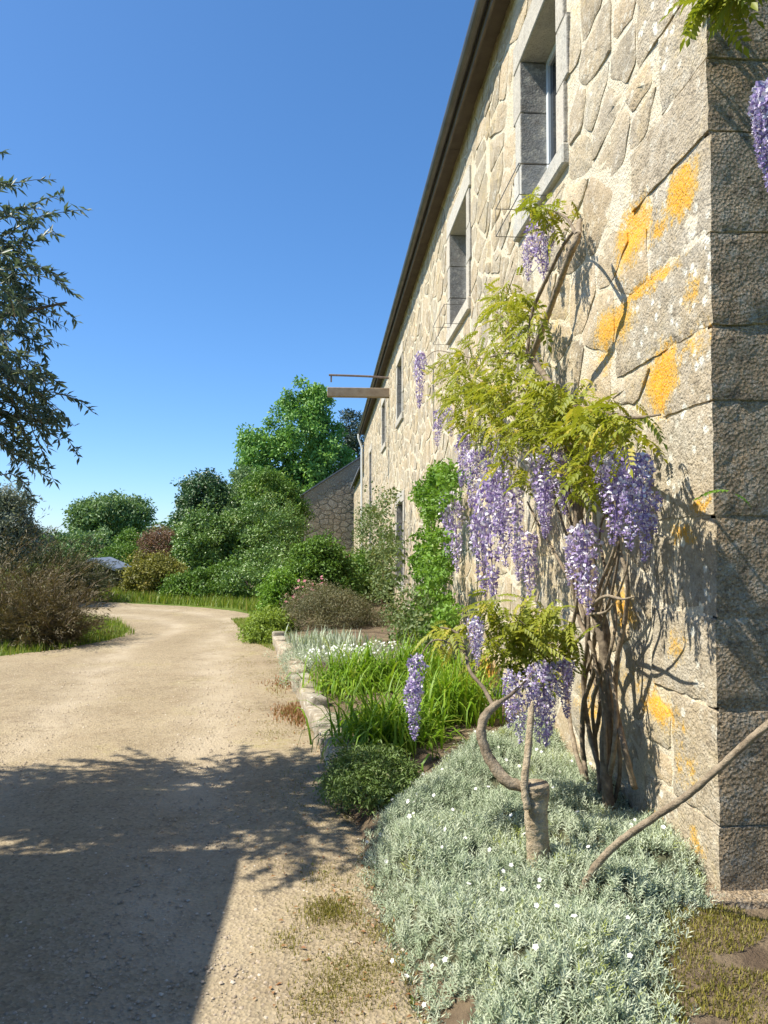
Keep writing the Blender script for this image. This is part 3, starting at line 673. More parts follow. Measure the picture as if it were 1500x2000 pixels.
me = mb.mesh('masonry', smooth=True, tint=.5); me.set_sharp_from_angle(angle=R(28)); me.attributes['tint'].data.foreach_set('value', np.array(tl, np.float32)); tag(link('masonry', me, M['stone'], aw), kind='stuff')
cb, cw = building('stone_outbuilding', 'dark rubble outbuilding with a sloping roof line closing the end of the yard', 'outbuilding', -1.45, 2.6, 47.0, 54.0, 4.55, 7.2, M['old_stone'], axis='x')
st = rubble(-1.4, 2.5, 0, 6.4, .55, .3, [], gap=.02); mb = MB(); tl = []
for p in st:
    if max(q[1] for q in p) > 4.5 + (min(q[0] for q in p) + 1.45) * .65: continue
    V, Fc = stone_geo(p, .03, lambda u, v, h: (u, 47.0 - h, v), False); mb.add(V, Fc); tl += [random.random()] * len(V)
me = mb.mesh('masonry', smooth=True, tint=.5); me.set_sharp_from_angle(angle=R(28)); me.attributes['tint'].data.foreach_set('value', np.array(tl, np.float32)); tag(link('masonry', me, M['old_stone'], cw), kind='stuff')
# shed whose roof shades the near left of the track
sh, _ = building('stone_shed', 'low stone lean-to shed standing beside the near end of the track', 'shed', -6.6, -2.80, -6.0, 3.72, 2.35, 2.95, M['old_stone'], axis='x')
# tarred shed far down the track
bs, _ = building('tarred_shed', 'small black shed with grey tin roof behind the bushes', 'shed', -7.95, -6.95, 25.0, 27.0, .80, 1.02, M['shed_black'], roofmat='tin')

exec_plants = True
# ---------------------------------------------------------------- trees and shrubs
def foliage_obj(parts, name, mat, parent):
    V, Fc, T = join(parts) if isinstance(parts, list) else parts
    return link(name, npmesh(name, V, Fc, T), mat, parent)
def limbs(base, tips, r0, mb, fork=None):
    b = Vector(base)
    for t in tips:
        t = Vector(t); f = Vector(fork) if fork is not None else b + (t - b) * .35
        mid = f.lerp(t, .5) + Vector((random.uniform(-.1, .1), random.uniform(-.1, .1), .12)) * (t - f).length
        mb.add(*tube([f, mid, t], [r0 * .55, r0 * .32, r0 * .08], 5, 3, .08))
def tree(name, label, cat, base, ell, mat, n_clump, per, L, W, clump_r, trunk_r=.15, trunk_h=None, barkm='trunk', inner=.55, group=None, nl=10, flat=.8, part='crown'):
    r = empty(name, base, label, cat, group); C = shell_points(ell, n_clump, inner); C = C[C[:, 2] > base[2] + .05]
    foliage_obj(leaf_cloud(C, clump_r * rng.uniform(.7, 1.3, len(C)), per, L, W, flat=flat), part, M[mat], r)
    mb = MB(); b = Vector(base); th = trunk_h or (ell[0][2] - base[2]) * .7; top = b + Vector((random.uniform(-.05, .05) * th, 0, th))
    mb.add(*tube([b - Vector((0, 0, .1)), b.lerp(top, .5) + Vector((random.uniform(-.06, .06) * th, random.uniform(-.06, .06) * th, 0)), top], [trunk_r * 1.25, trunk_r, trunk_r * .7], 8, 4, .06))
    limbs(b, [tuple(C[i]) for i in rng.choice(len(C), min(nl, len(C)), replace=False)], trunk_r, mb, fork=top)
    link('trunk' if part == 'crown' else 'stem', mb.mesh('trunk', smooth=True), M[barkm], r); return r
def ball(px, py, rx, ry, d, dep=1.0):
    """ellipsoid seen at px,py with half-size in pixels at depth d"""
    c_ = at(px, py, d); s_ = d / F; return (c_.x, c_.y, c_.z, rx * s_, max(rx, ry) * s_ * dep, ry * s_)
def gbase(px, d): c_ = at(px, 1060, d); return (c_.x, c_.y, 0)

tree('broadleaf_tree', 'tall bright green tree rising behind the dark outbuilding', 'tree', gbase(575, 56),
     [ball(585, 845, 46, 95, 56), ball(620, 800, 26, 46, 56), ball(520, 895, 52, 65, 56), ball(485, 880, 26, 34, 56), ball(640, 930, 52, 95, 56), ball(520, 990, 66, 90, 55), ball(600, 1000, 86, 90, 56)], 'ash_tree', 560, 95, .27, .16, .55, .28, 4.5)
tree('conifer_tree', 'dark conifer top showing above the annex roof', 'tree', gbase(690, 75),
     [ball(690, 840, 22, 40, 75), ball(685, 900, 40, 50, 75), ball(690, 960, 50, 60, 75)], 'conifer', 160, 70, .40, .10, .8, .25, 8)
tree('round_evergreen', 'round dark evergreen tree standing above the shrubbery', 'tree', gbase(410, 40),
     [ball(405, 985, 55, 58, 40), ball(440, 990, 34, 42, 40), ball(372, 1000, 28, 34, 40)], 'dark_tree', 300, 80, .16, .085, .36, .16, 2.0)
tree('glossy_shrub', 'big glossy green shrub with dark hollows below the round evergreen', 'shrub', gbase(405, 29),
     [ball(405, 1060, 48, 62, 29), ball(370, 1070, 26, 34, 29), ball(450, 1045, 40, 48, 29.5), ball(420, 1120, 60, 50, 29)], 'camellia', 300, 80, .12, .06, .27, .08, 1.0, part='foliage')
tree('glossy_shrub', 'tall dark green shrub in front of the broad tree, touching the outbuilding', 'shrub', gbase(530, 30),
     [ball(530, 1040, 62, 62, 30), ball(490, 1090, 55, 60, 29), ball(560, 1100, 45, 60, 29), ball(520, 1135, 75, 40, 28.5)], 'camellia', 340, 80, .12, .06, .28, .08, 1.0, part='foliage')
tree('leafy_shrub', 'light green shrub glowing high in front of the tall tree', 'shrub', gbase(520, 34),
     [ball(520, 965, 45, 50, 34), ball(555, 1000, 42, 55, 34)], 'green', 170, 70, .14, .07, .30, .08, 2.0, part='foliage')
tree('bronze_shrub', 'domed bronze-brown shrub beside the round evergreen', 'shrub', gbase(315, 34),
     [ball(315, 1078, 48, 45, 34), ball(340, 1100, 40, 40, 34)], 'red_shrub', 200, 80, .10, .045, .26, .07, 1.0, part='foliage')
tree('golden_shrub', 'yellow-green shrub in front of the bronze dome', 'shrub', gbase(300, 23),
     [ball(300, 1125, 50, 42, 23), ball(272, 1145, 30, 32, 23), ball(335, 1140, 34, 40, 23)], 'gold_shrub', 230, 75, .09, .045, .20, .05, .6, part='foliage')
tree('low_shrub', 'low dark shrub at the foot of the glossy shrubs by the grass', 'shrub', gbase(400, 21.5),
     [ball(400, 1150, 58, 36, 21.5), ball(350, 1155, 36, 30, 21.5), ball(440, 1140, 40, 42, 22)], 'green', 190, 70, .09, .045, .2, .05, .4, part='foliage')
tree('low_shrub', 'low leafy shrub under the tall dark green shrub', 'shrub', gbase(490, 21),
     [ball(490, 1145, 58, 42, 21), ball(545, 1145, 40, 45, 21), ball(520, 1110, 40, 40, 22)], 'camellia', 220, 70, .09, .045, .2, .05, .4, part='foliage')
tree('bramble_shrub', 'loose dark bramble shrub filling in behind the golden shrub', 'shrub', gbase(235, 36), [ball(240, 1100, 40, 40, 36), ball(200, 1120, 40, 34, 36), ball(280, 1110, 40, 40, 36)], 'green', 170, 70, .12, .06, .3, .06, .6, part='foliage')
tree('bramble_shrub', 'pale green thicket behind the glossy shrubs, left of the tall tree', 'shrub', gbase(460, 40), [ball(465, 1010, 50, 60, 40), ball(480, 960, 30, 45, 40)], 'far_tree', 170, 75, .15, .08, .36, .08, 1.6, part='foliage')
tree('leafy_shrub', 'small pale green shrub beside the far spreading tree', 'shrub', gbase(250, 44), [ball(252, 1075, 24, 36, 44)], 'green', 70, 70, .15, .08, .3, .06, 1.0, part='foliage')
tree('spreading_tree', 'far spreading tree with flat-topped crown against the sky', 'tree', gbase(215, 70),
     [ball(215, 1005, 62, 36, 70), ball(260, 1010, 34, 36, 70), ball(170, 1015, 34, 34, 70), ball(185, 1050, 38, 40, 70)], 'far_tree', 330, 70, .30, .16, .62, .28, 3.6)
tree('hedge_bush', 'far light green hedge bush left of the spreading tree', 'hedge', gbase(120, 62), [ball(125, 1085, 90, 42, 62), ball(180, 1075, 45, 40, 62), ball(40, 1085, 80, 44, 62)], 'far_tree', 280, 70, .26, .14, .6, .2, 1.5, part='foliage')
tree('grey_leaved_tree', 'silvery grey-leaved tree cut by the left edge above the brown shrub', 'tree', gbase(-10, 19),
     [ball(5, 1020, 55, 68, 19), ball(40, 1060, 42, 42, 19), ball(-30, 1060, 60, 70, 19)], 'grey_tree', 300, 75, .10, .035, .24, .09, 1.2)
def spray(name, label, cat, centres, n_stem, length, up, leafL, leafW, per, mat):
    r = empty(name, (centres[0][0], centres[0][1], 0), label, cat); mb = MB(); P_, D_, N_ = [], [], []
    for q in range(n_stem):
        cx_, cy_, sp_, hs_ = centres[int(rng.integers(len(centres)))]
        b_ = np.array([cx_ + rng.normal(0, sp_ * .35), cy_ + rng.normal(0, sp_ * .35), 0.0]); d = unit(np.array([rng.normal(0, 1), rng.normal(0, 1), up]) * [.8, .8, 1]); ln = length * hs_ * rng.uniform(.45, 1.15); pts = [b_]
        for k in range(5): d = unit(d + rng.normal(0, .13, 3) + np.array([0, 0, -.13 * k * .5])); pts.append(np.maximum(pts[-1] + d * ln / 5, [-99, -99, .02]))
        if q % 3 == 0: mb.add(*tube([tuple(p) for p in pts], [.010, .006, .002], 3, 1, 0, cap=False))
        ts = rng.uniform(.8, 4.999, per)
        for t_ in ts:
            i = int(t_); p = pts[i] + (pts[i + 1] - pts[i]) * (t_ - i); P_.append(p + rng.normal(0, .03, 3)); D_.append(unit(unit(pts[i + 1] - pts[i]) + rng.normal(0, .45, 3))); N_.append(rng.normal(size=3) + [0, 0, .6])
    n_ = len(P_); ll = rng.uniform(.6, 1.3, n_) * leafL; V, Fc = kites(np.array(P_), np.array(D_), np.array(N_), ll, ll * leafW / leafL, .1)
    tt = np.clip(np.repeat(rng.uniform(0, 1, n_stem), per) * .6 + rng.uniform(0, .4, n_), 0, 1)
    link('foliage', npmesh('foliage', V, Fc, np.repeat(tt, 4)), M[mat], r); link('stem', mb.mesh('stem'), M['twig'], r); return r
def gx2(px, d): q = gbase(px, d); return (q[0], q[1])
spray('broom_shrub', 'dry brown twiggy shrub at the left edge on the grass verge', 'shrub', [(*gx2(20, 12.4), .5, 1.0), (*gx2(85, 12.2), .4, .75), (*gx2(-40, 12.8), .5, 1.2), (*gx2(110, 12.0), .3, .45)], 700, 1.75, 1.2, .08, .012, 64, 'broom')
spray('tamarisk_shrub', 'brown-green feathery shrub between the grey tree and black shed', 'shrub', [(*gx2(125, 20.6), .6, 1.0), (*gx2(75, 20.2), .6, 1.15), (*gx2(160, 20.8), .35, .7)], 420, 1.75, 1.5, .10, .020, 55, 'tamarisk')
# distant tree belt closing the horizon
C = []
for x in np.arange(-120, 60, 1.6):
    h = 3.2 + 1.2 * math.sin(x * .21) + random.uniform(-.6, .6)
    for k in range(7): C.append((x + random.uniform(-.8, .8), 110 + random.uniform(-3, 3), h * (k + .6) / 7))
V, Fc, T = leaf_cloud(np.array(C), 1.1, 40, .7, .4)
tag(link('treeline', npmesh('treeline', V, Fc, T), M['far_tree']), 'distant belt of trees along the horizon', 'treeline', kind='stuff')

# the narrow-leaved tree hanging in from the left, whose crown dapples the track
wt = empty('narrow_leaved_tree', (-3.9, 4.75, 0), 'narrow-leaved tree hanging into view at the upper left', 'tree')
ell = [(-2.62, 4.80, 3.02, 1.0, .80, .92), (-2.35, 4.9, 3.62, .52, .5, .36), (-2.05, 4.95, 2.45, .45, .5, .42), (-3.6, 4.7, 3.1, 1.2, .85, 1.0), (-4.6, 4.7, 3.0, 1.2, .9, 1.0), (-3.1, 4.3, 2.9, .9, .5, .7), (-2.05, 3.85, 2.75, .55, .40, .5), (-3.7, 4.15, 2.9, 1.3, .40, .7)]
ntw = 1150; A_ = shell_points(ell, ntw, .35); cen = np.array([-3.0, 4.75, 3.1]); tw = MB(); LP, LD, LN = [], [], []
for a in A_:
    if a[0] > -1.72 and a[1] > 4.3: continue
    out = unit(a - cen); d = unit(out + rng.normal(0, .4, 3) + np.array([0, 0, .15])); ln = rng.uniform(.28, .55); p0 = a - d * ln * .4; pts = [p0]
    for k in range(4): d = unit(d + np.array([0, 0, -.22]) + rng.normal(0, .12, 3)); pts.append(pts[-1] + d * ln / 4)
    tw.add(*tube([tuple(p) for p in pts], [.004, .003, .0015], 3, 1, 0, cap=False))
    for k in range(58):
        t = rng.uniform(.05, 1) * 3.999; i = int(t); p = pts[i] + (pts[i + 1] - pts[i]) * (t - i); dd = unit(pts[i + 1] - pts[i])
        LP.append(p); LD.append(unit(dd * .6 + rng.normal(0, .65, 3) + np.array([0, 0, -.15]))); LN.append(rng.normal(size=3) + np.array([0, 0, 1.0]))
LP = np.array(LP); LD = np.array(LD); LN = np.array(LN); kp = (LP[:, 0] < -2.35) | (rng.uniform(0, 1, len(LP)) < .80); LP, LD, LN = LP[kp], LD[kp], LN[kp]; ll = rng.uniform(.042, .080, len(LP)); V, Fc = kites(LP, np.array(LD), np.array(LN), ll, ll * .29, .15)
link('crown', npmesh('crown', V, Fc, np.repeat(rng.uniform(0, 1, len(LP)), 4)), M['willow'], wt)
link('twig', tw.mesh('twig'), M['twig'], wt)
mb = MB(); mb.add(*tube([(-3.9, 4.75, -.1), (-3.85, 4.7, 1.0), (-3.7, 4.8, 2.2)], [.13, .10, .08], 8, 4, .06))
limbs((-3.9, 4.75, 0), [tuple(A_[i]) for i in range(0, ntw, 22)], .09, mb, fork=(-3.7, 4.8, 2.1)); link('trunk', mb.mesh('trunk', smooth=True), M['trunk'], wt)

# ---------------------------------------------------------------- wisteria
def pinnate():
    P, D, N, L, W = [], [], [], [], []
    for k in range(7):
        t = .16 + .84 * k / 6; z = -.55 * t * t; y = t * (1 - .12 * t)
        if k == 6: P.append((0, y, z)); D.append((0, .8, -.6)); N.append((0, .6, .8)); L.append(.36); W.append(.15)
        else:
            for s_ in (-1, 1):
                P.append((0, y, z)); D.append((s_ * .8, .45, -.45)); N.append((s_ * .25, .3, .9)); L.append(.34 - .06 * abs(k - 2.5) / 2.5); W.append(.145)
    V, Fc = kites(np.array(P), np.array(D), np.array(N), np.array(L), np.array(W), .2)
    return V, Fc, np.repeat(rng.uniform(.3, .7, len(P)), 4)
PIN = pinnate()
def pin_cluster(C, Rad, per, size=.17):
    C = np.asarray(C, float); k = np.repeat(np.arange(len(C)), per); n = len(k)
    P = C[k] + rng.normal(size=(n, 3)) * .5 * np.asarray(Rad)[k][:, None] if np.ndim(Rad) else C[k] + rng.normal(size=(n, 3)) * .5 * Rad
    D = rng.normal(size=(n, 3)); D[:, 2] = D[:, 2] * .4 - .05; D[:, 0] -= .5
    N = rng.normal(size=(n, 3)) * .25 + np.array([-.25, 0, 1]); P[:, 0] = np.minimum(P[:, 0], WX - .04)
    return scatter(*PIN, P, frames(D, N), size * rng.uniform(.5, 1.45, n))
def raceme_mesh(name, n):
    """hanging flower cluster of unit length, many two-petalled florets"""
    parts = []; t = np.sort(rng.uniform(0, 1, n)); az = rng.uniform(0, 2 * np.pi, n)
    rad = .14 * (1 - t) ** .55 * np.minimum(1, .35 + t * 5) * rng.uniform(.45, 1.05, n)
    P = np.c_[np.cos(az) * rad, np.sin(az) * rad, -t]; out = np.c_[np.cos(az), np.sin(az), np.zeros(n)]
    tint = np.clip(rng.normal(.48, .26, n) + (t - .5) * -.15, 0, 1); sz = .062 * (1.05 - .55 * t)
    for s_ in (0, 1):
        D = unit(out * .5 + rng.normal(0, .5, (n, 3)) + np.array([0, 0, .5 if s_ else -.7])); N = unit(out + rng.normal(0, .4, (n, 3)))
        V, Fc = kites(P, D, N, sz, sz * (.95 if s_ else .6), -.25, .6); tt = np.clip(tint + (.42 if s_ else -.12), 0, 1); parts.append((V, Fc, np.repeat(tt, 4)))
    ax = np.array([(math.cos(a) * .006, math.sin(a) * .006, z) for z in (.04, -.5, -.99) for a in (0, 2.1, 4.2)]); af = np.array([(r * 3 + i, r * 3 + (i + 1) % 3, r * 3 + 3 + (i + 1) % 3) for r in (0, 1) for i in range(3)] + [(r * 3 + i, r * 3 + 3 + (i + 1) % 3, r * 3 + 3 + i) for r in (0, 1) for i in range(3)])
    parts.append((ax, af, np.full(9, .1)))       # the stalk the florets hang on
    V, Fc, T = join(parts); me = npmesh(name, V, Fc, T); me.materials.append(M['wist_flower']); return me
RAC = [raceme_mesh('raceme', k) for k in (190, 230, 160)]
def raceme(px, y0, y1, off, parent, wd=1.0):
    a = wall_pt(px, y0, off); dep = (Matrix(ROT).transposed() @ (a - Vector((0, 0, EYE)))).z * -1
    L_ = (y1 - y0) / F * dep * 1.06; o = bpy.data.objects.new('flower_raceme', RAC[int(rng.integers(3))]); COL.objects.link(o)
    o.parent = parent; o.location = a - WLOC[parent]; s_ = L_; wr = wd * min(1.0, .42 / max(L_, .1)) ** .5
    o.scale = (s_ * wr, s_ * wr, s_); o.rotation_euler = (R(random.uniform(-6, 6)), R(random.uniform(-6, 6)), random.uniform(0, 6.28)); return o
def clumps(lst, n):
    """lst of (px,py,rx,ry,off): clump centres inside image-shaped blobs standing off the wall"""
    C = []
    wts = np.array([l[2] * l[3] for l in lst], float); wts /= wts.sum()
    for k in rng.choice(len(lst), n, p=wts):
        px, py, rx, ry, off = lst[k]; an = rng.uniform(0, 6.28); r = rng.uniform(0, 1) ** .5
        C.append(tuple(wall_pt(px + math.cos(an) * r * rx, py + math.sin(an) * r * ry, max(.08, off + rng.normal(0, .08)))))
    return np.array(C)
def stem(parent, pts, radii, mat='bark_dark', name='branch', wob=.16, sides=8):
    return tube_obj(name, [wall_pt(*p) for p in pts], radii, M[mat], parent, sides=sides, n=9, wob=wob)
b0 = wall_pt(1180, 1690, .12); w1 = empty('wisteria_vine', (b0.x, b0.y, .12), 'flowering wisteria with twisted old stems climbing the wall by the corner', 'wisteria')
stem(w1, [(1178,1700,.14),(1190,1600,.13),(1182,1480,.15),(1188,1360,.14),(1178,1260,.16),(1160,1190,.18),(1128,1090,.2),(1130,980,.2),(1120,880,.22),(1098,790,.24),(1040,700,.26)], [.032,.030,.028,.028,.026,.026,.024,.022,.02,.02,.018], name='trunk')
stem(w1, [(1196,1690,.10),(1172,1560,.11),(1196,1440,.1),(1170,1330,.12),(1185,1240,.13),(1165,1160,.15),(1150,1060,.16),(1110,960,.2),(1105,860,.2)], [.022,.02,.02,.018,.018,.017,.016,.014,.01], name='trunk')
stem(w1, [(1162,1440,.06),(1172,1370,.08),(1150,1290,.1),(1140,1200,.12),(1100,1110,.14),(1060,1040,.16),(1030,980,.2)], [.012,.012,.012,.011,.01,.008,.006])
stem(w1, [(1035,705,.26),(1060,640,.27),(1090,560,.28),(1112,500,.28),(1128,462,.26),(1132,430,.18)], [.020,.019,.018,.018,.019,.012], 'bark')
stem(w1, [(1030,690,.26),(1040,610,.22),(1070,540,.18),(1100,480,.14),(1118,455,.12)], [.012,.012,.012,.011,.010])
stem(w1, [(1128,462,.24),(1105,425,.2),(1075,410,.2)], [.010,.007,.005])
stem(w1, [(1150,1190,.2),(1180,1165,.26),(1215,1170,.28),(1240,1165,.28)], [.010,.008,.006,.003], 'bark')
stem(w1, [(1150,1200,.2),(1190,1190,.24),(1222,1120,.26),(1226,1080,.26)], [.008,.006,.005,.003], 'bark')
stem(w1, [(1098,790,.24),(1160,800,.28),(1230,815,.3),(1290,810,.3)], [.014,.011,.008,.004])
stem(w1, [(1090,780,.24),(1000,800,.3),(930,790,.32),(870,740,.34)], [.012,.009,.007,.004])
stem(w1, [(1035,690,.26),(985,690,.28),(930,700,.3),(855,685,.3),(830,700,.28)], [.010,.008,.006,.005,.003])
stem(w1, [(1020,700,.26),(1000,640,.26),(960,600,.26)], [.010,.007,.004])
LF = [(1000,640,40,48,.24),(975,600,30,22,.24),(975,700,60,40,.3),(895,720,50,40,.30),(895,745,50,40,.34),(950,780,75,55,.34),(1040,790,90,45,.34),(1120,815,80,38,.34),(1160,825,64,32,.34),(1215,822,36,20,.32),(1010,845,75,28,.36),(1110,870,45,22,.3),(1065,410,30,18,.2),(1150,900,30,26,.26),(880,800,34,30,.32),(1000,920,30,30,.3),(985,575,26,14,.22),(1120,950,16,40,.22)]
C = clumps(LF, 165); foliage_obj(pin_cluster(C, .10, 8, .112), 'foliage', M['wist_leaf'], w1)
for a in [(1045,432,548,.18),(1072,440,520,.18),(1030,470,545,.16),(858,800,868,.34),(875,795,850,.3),(905,850,945,.36),(925,880,985,.36),(960,870,1040,.38),(985,868,1020,.36),(950,930,1150,.38),(975,960,1100,.36),(935,1000,1155,.36),(1000,950,1085,.34),
          (1052,880,1030,.34),(1075,872,1015,.34),(1092,890,1000,.32),(1062,950,1045,.34),(1172,885,985,.32),(1195,890,1040,.34),(1215,880,1055,.34),(1238,905,1065,.34),(1250,890,1030,.3),(1128,1030,1170,.28),(1145,1020,1190,.28),(1118,1060,1140,.26),
          (875,960,1085,.3),(888,980,1110,.3),(1030,1040,1160,.26),(1010,1060,1130,.26),(820,690,790,.2),(1270,960,1090,.2)]:
    raceme(*a, w1, 1.25)
for q in range(9):      # thin old stems twisting round each other
    px0 = 1140 + 12 * q * random.uniform(.4, 1); pts = []; tx = random.uniform(1060, 1210)
    for k in range(9):
        t_ = k / 8; pts.append((px0 + (tx - px0) * t_ + 16 * math.sin(q * 1.7 + k * 1.5) + random.uniform(-8, 8), (1660 - 60 * (q % 3)) + (870 - 1660 + 60 * (q % 3)) * t_, .10 + .10 * t_ + random.uniform(-.03, .04)))
    stem(w1, pts, [.011, .008, .004] if q % 2 else [.015, .011, .006], 'bark_dark' if q % 3 else 'bark', wob=.12)
# pruned wisteria in front, springing from a thick cut stump
sb = ground_pt(1050, 1722, .16); w2 = empty('pruned_wisteria', tuple(sb), 'small pruned wisteria springing from a thick pale cut stump', 'wisteria')
d2 = (Matrix(ROT).transposed() @ (sb - Vector((0, 0, EYE)))).z * -1
def s2(pts, radii, mat='bark', name='branch', sides=9, wob=.13): return tube_obj(name, [at(px, py, d2 + dd) for px, py, dd in pts], radii, M[mat], w2, sides=sides, n=9, wob=wob)
tk = s2([(1050,1740,0),(1052,1690,0),(1050,1640,.0),(1046,1590,.0),(1047,1552,.0),(1046,1530,0)], [.056,.050,.047,.050,.053,.058], 'bark_pale', 'trunk', 14, .09)
s2([(1034,1540,0),(990,1525,.02),(955,1480,.06),(940,1430,.08),(950,1395,.1),(975,1372,.12)], [.024,.026,.024,.022,.020,.016], 'bark')
s2([(1030,1580,-.05),(1024,1530,-.03),(1030,1480,0),(1036,1410,.06),(1040,1370,.1)], [.016,.017,.015,.015,.006], 'bark_pale')
s2([(965,1382,.12),(945,1345,.2),(918,1310,.28),(908,1270,.36),(890,1235,.44),(860,1225,.48)], [.010,.009,.008,.007,.006,.004], 'bark_dark')
s2([(975,1372,.12),(1000,1355,.2),(1030,1325,.32),(1060,1290,.46)], [.010,.008,.006,.004], 'bark_dark')
s2([(1060,1290,.46),(1045,1240,.48),(1000,1200,.5)], [.006,.005,.003], 'bark_dark'); s2([(908,1270,.36),(850,1250,.42),(815,1290,.42)], [.005,.004,.002], 'bark_dark')
LF = [(1020,1235,62,40,.42),(1075,1220,45,32,.38),(990,1275,45,26,.42),(1060,1285,45,22,.4),(960,1190,34,20,.42),(872,1242,26,22,.5)]
C = np.array([tuple(at(px_ + rng.normal(0, rx_ * .5), py_ + rng.normal(0, ry_ * .5), d2 + .58 + rng.normal(0, .14))) for (px_, py_, rx_, ry_, o_) in LF for _k in range(max(3, int(rx_ * ry_ / 165)))]); foliage_obj(pin_cluster(C, .075, 9, .10), 'foliage', M['wist_leaf'], w2)
for a in [(1000,1310,1420,.42),(1012,1330,1450,.42),(1040,1300,1400,.42),(1060,1295,1455,.42),(1078,1300,1440,.42),(1095,1290,1405,.4),(1112,1290,1370,.38),(925,1205,1300,.46),(935,1215,1290,.44),(815,1280,1410,.5),(805,1330,1445,.5),(1050,1340,1452,.42)]:
    px_, y0_, y1_, o_ = a; p_ = at(px_, y0_, d2 + .34 + rng.uniform(-.1, .15)); L_ = (y1_ - y0_) / F * (d2 + .34); o = bpy.data.objects.new('flower_raceme', RAC[int(rng.integers(3))]); COL.objects.link(o)
    o.parent = w2; o.location = p_ - WLOC[w2]; wr = min(1.25, .36 / L_); o.scale = (L_ * wr, L_ * wr, L_); o.rotation_euler = (R(random.uniform(-6, 6)), R(random.uniform(-6, 6)), random.uniform(0, 6.28))
# second stem sweeping past the corner and the growth hanging over the gable
gb = ground_pt(1135, 1757, .2); w3 = empty('wisteria_vine', tuple(gb), 'wisteria with one bare stem sweeping past the house corner, flowering at the right edge', 'wisteria')
dg = (Matrix(ROT).transposed() @ (gb - Vector((0, 0, EYE)))).z * -1
tube_obj('trunk', [at(px, py, dg + dd) for px, py, dd in [(1125,1790,.02),(1135,1745,.0),(1165,1690,-.04),(1215,1640,-.10),(1280,1595,-.16),(1340,1555,-.22),(1410,1495,-.30),(1470,1440,-.36),(1540,1380,-.42),(1640,1260,-.42),(1760,1000,-.38),(1740,600,-.34),(1640,200,-.25),(1560,0,-.2)]],
         [.017,.016,.015,.014,.014,.013,.013,.013,.013,.012,.011,.01,.008,.006], M['bark'], w3, sides=9, n=9, wob=.11)
dgc = at(1460, 200, 2.95)
C = np.array([tuple(at(rng.uniform(1385, 1640), rng.uniform(-110, 5), rng.uniform(2.85, 3.05))) for k in range(34)])
foliage_obj(pin_cluster(C, .05, 5, .12), 'foliage', M['wist_leaf'], w3)
for px, y0, y1 in ((1485, 170, 330), (1500, 160, 375), (1515, 180, 340), (1478, 230, 300)):
    a = at(px, y0, 2.8); o = bpy.data.objects.new('flower_raceme', RAC[1]); COL.objects.link(o); o.parent = w3; o.location = a - WLOC[w3]
    L_ = (y1 - y0) / F * 2.8; o.scale = (L_, L_, L_); o.rotation_euler = (0, 0, px)
V, Fc, T = pin_cluster(np.array([tuple(at(1492, 965, 2.88))]), .01, 2, .09); foliage_obj((V, Fc, T), 'leaf', M['bright'], w3)

# ---------------------------------------------------------------- bed plants
def plant(name, label, cat, base): return empty(name, base, label, cat)
# silver carpet in the near bed
POLY = [(.34, 1.9), (.36, 2.5), (.27, 3.0), (.17, 3.6), (.20, 4.0), (.42, 4.5), (.8, 5.0), (1.1, 5.5), (1.75, 5.8), (1.75, 3.05), (1.30, 2.86), (1.10, 2.5), (1.02, 1.9)]
PA = np.array(POLY)
def poly_dist(x, y):
    """signed distance inside the polygon (vectorised)"""
    d = np.full(x.shape, 9.0); ins = np.zeros(x.shape, bool); n = len(PA)
    for i in range(n):
        a, b = PA[i], PA[(i + 1) % n]; ab = b - a; t = np.clip(((x - a[0]) * ab[0] + (y - a[1]) * ab[1]) / (ab @ ab), 0, 1)
        d = np.minimum(d, np.hypot(x - a[0] - ab[0] * t, y - a[1] - ab[1] * t))
        ins ^= ((a[1] > y) != (b[1] > y)) & (x < (b[0] - a[0]) * (y - a[1]) / (b[1] - a[1] + 1e-12) + a[0])
    return np.where(ins, d, -d)
def carpet_z(x, y):
    d = poly_dist(x, y); lump = .055 * np.sin(x * 7.1 + 1.3 * np.sin(y * 4)) * np.sin(y * 6.3 + x * 2) + .02 * np.sin(x * 17 + y * 11)
    return np.maximum(bed_z(x, y), 0) + (.095 + lump) * sstep(0, .22, d)
cp = empty('silver_carpet', (.8, 3.4, .1), 'silvery grey carpet plant with tiny white flowers filling the near bed', 'ground cover', kind='stuff')
gx_, gy_ = np.meshgrid(np.linspace(.05, 1.60, 60), np.linspace(1.85, 5.85, 150)); zz = carpet_z(gx_, gy_); V = np.c_[gx_.ravel(), gy_.ravel(), (zz - .035 - .12 * (poly_dist(gx_, gy_) < .01)).ravel()]
idx = np.arange(60 * 150).reshape(150, 60); Q = np.stack([idx[:-1, :-1], idx[:-1, 1:], idx[1:, 1:], idx[1:, :-1]], -1).reshape(-1, 4)
keep = (poly_dist(gx_, gy_).ravel()[Q] > -.03).all(1); link('leaf_mat', npmesh('leaf_mat', V, Q[keep], smooth=True), M['silver_mat'], cp)
n = 17000; x = rng.uniform(.1, 1.535, n * 2); y = 1.9 + 3.6 * rng.uniform(0, 1, n * 2) ** 1.15; dd = poly_dist(x, y); k = (dd > -.02 + rng.uniform(-.03, .03, n * 2)); x, y = x[k][:n], y[k][:n]
kk = np.array([mn.noise(Vector((a * 6, b * 6, 9.5))) + .5 * mn.noise(Vector((a * 15, b * 15, 1.5))) > -.60 for a, b in zip(x, y)]); x, y = x[kk], y[kk]
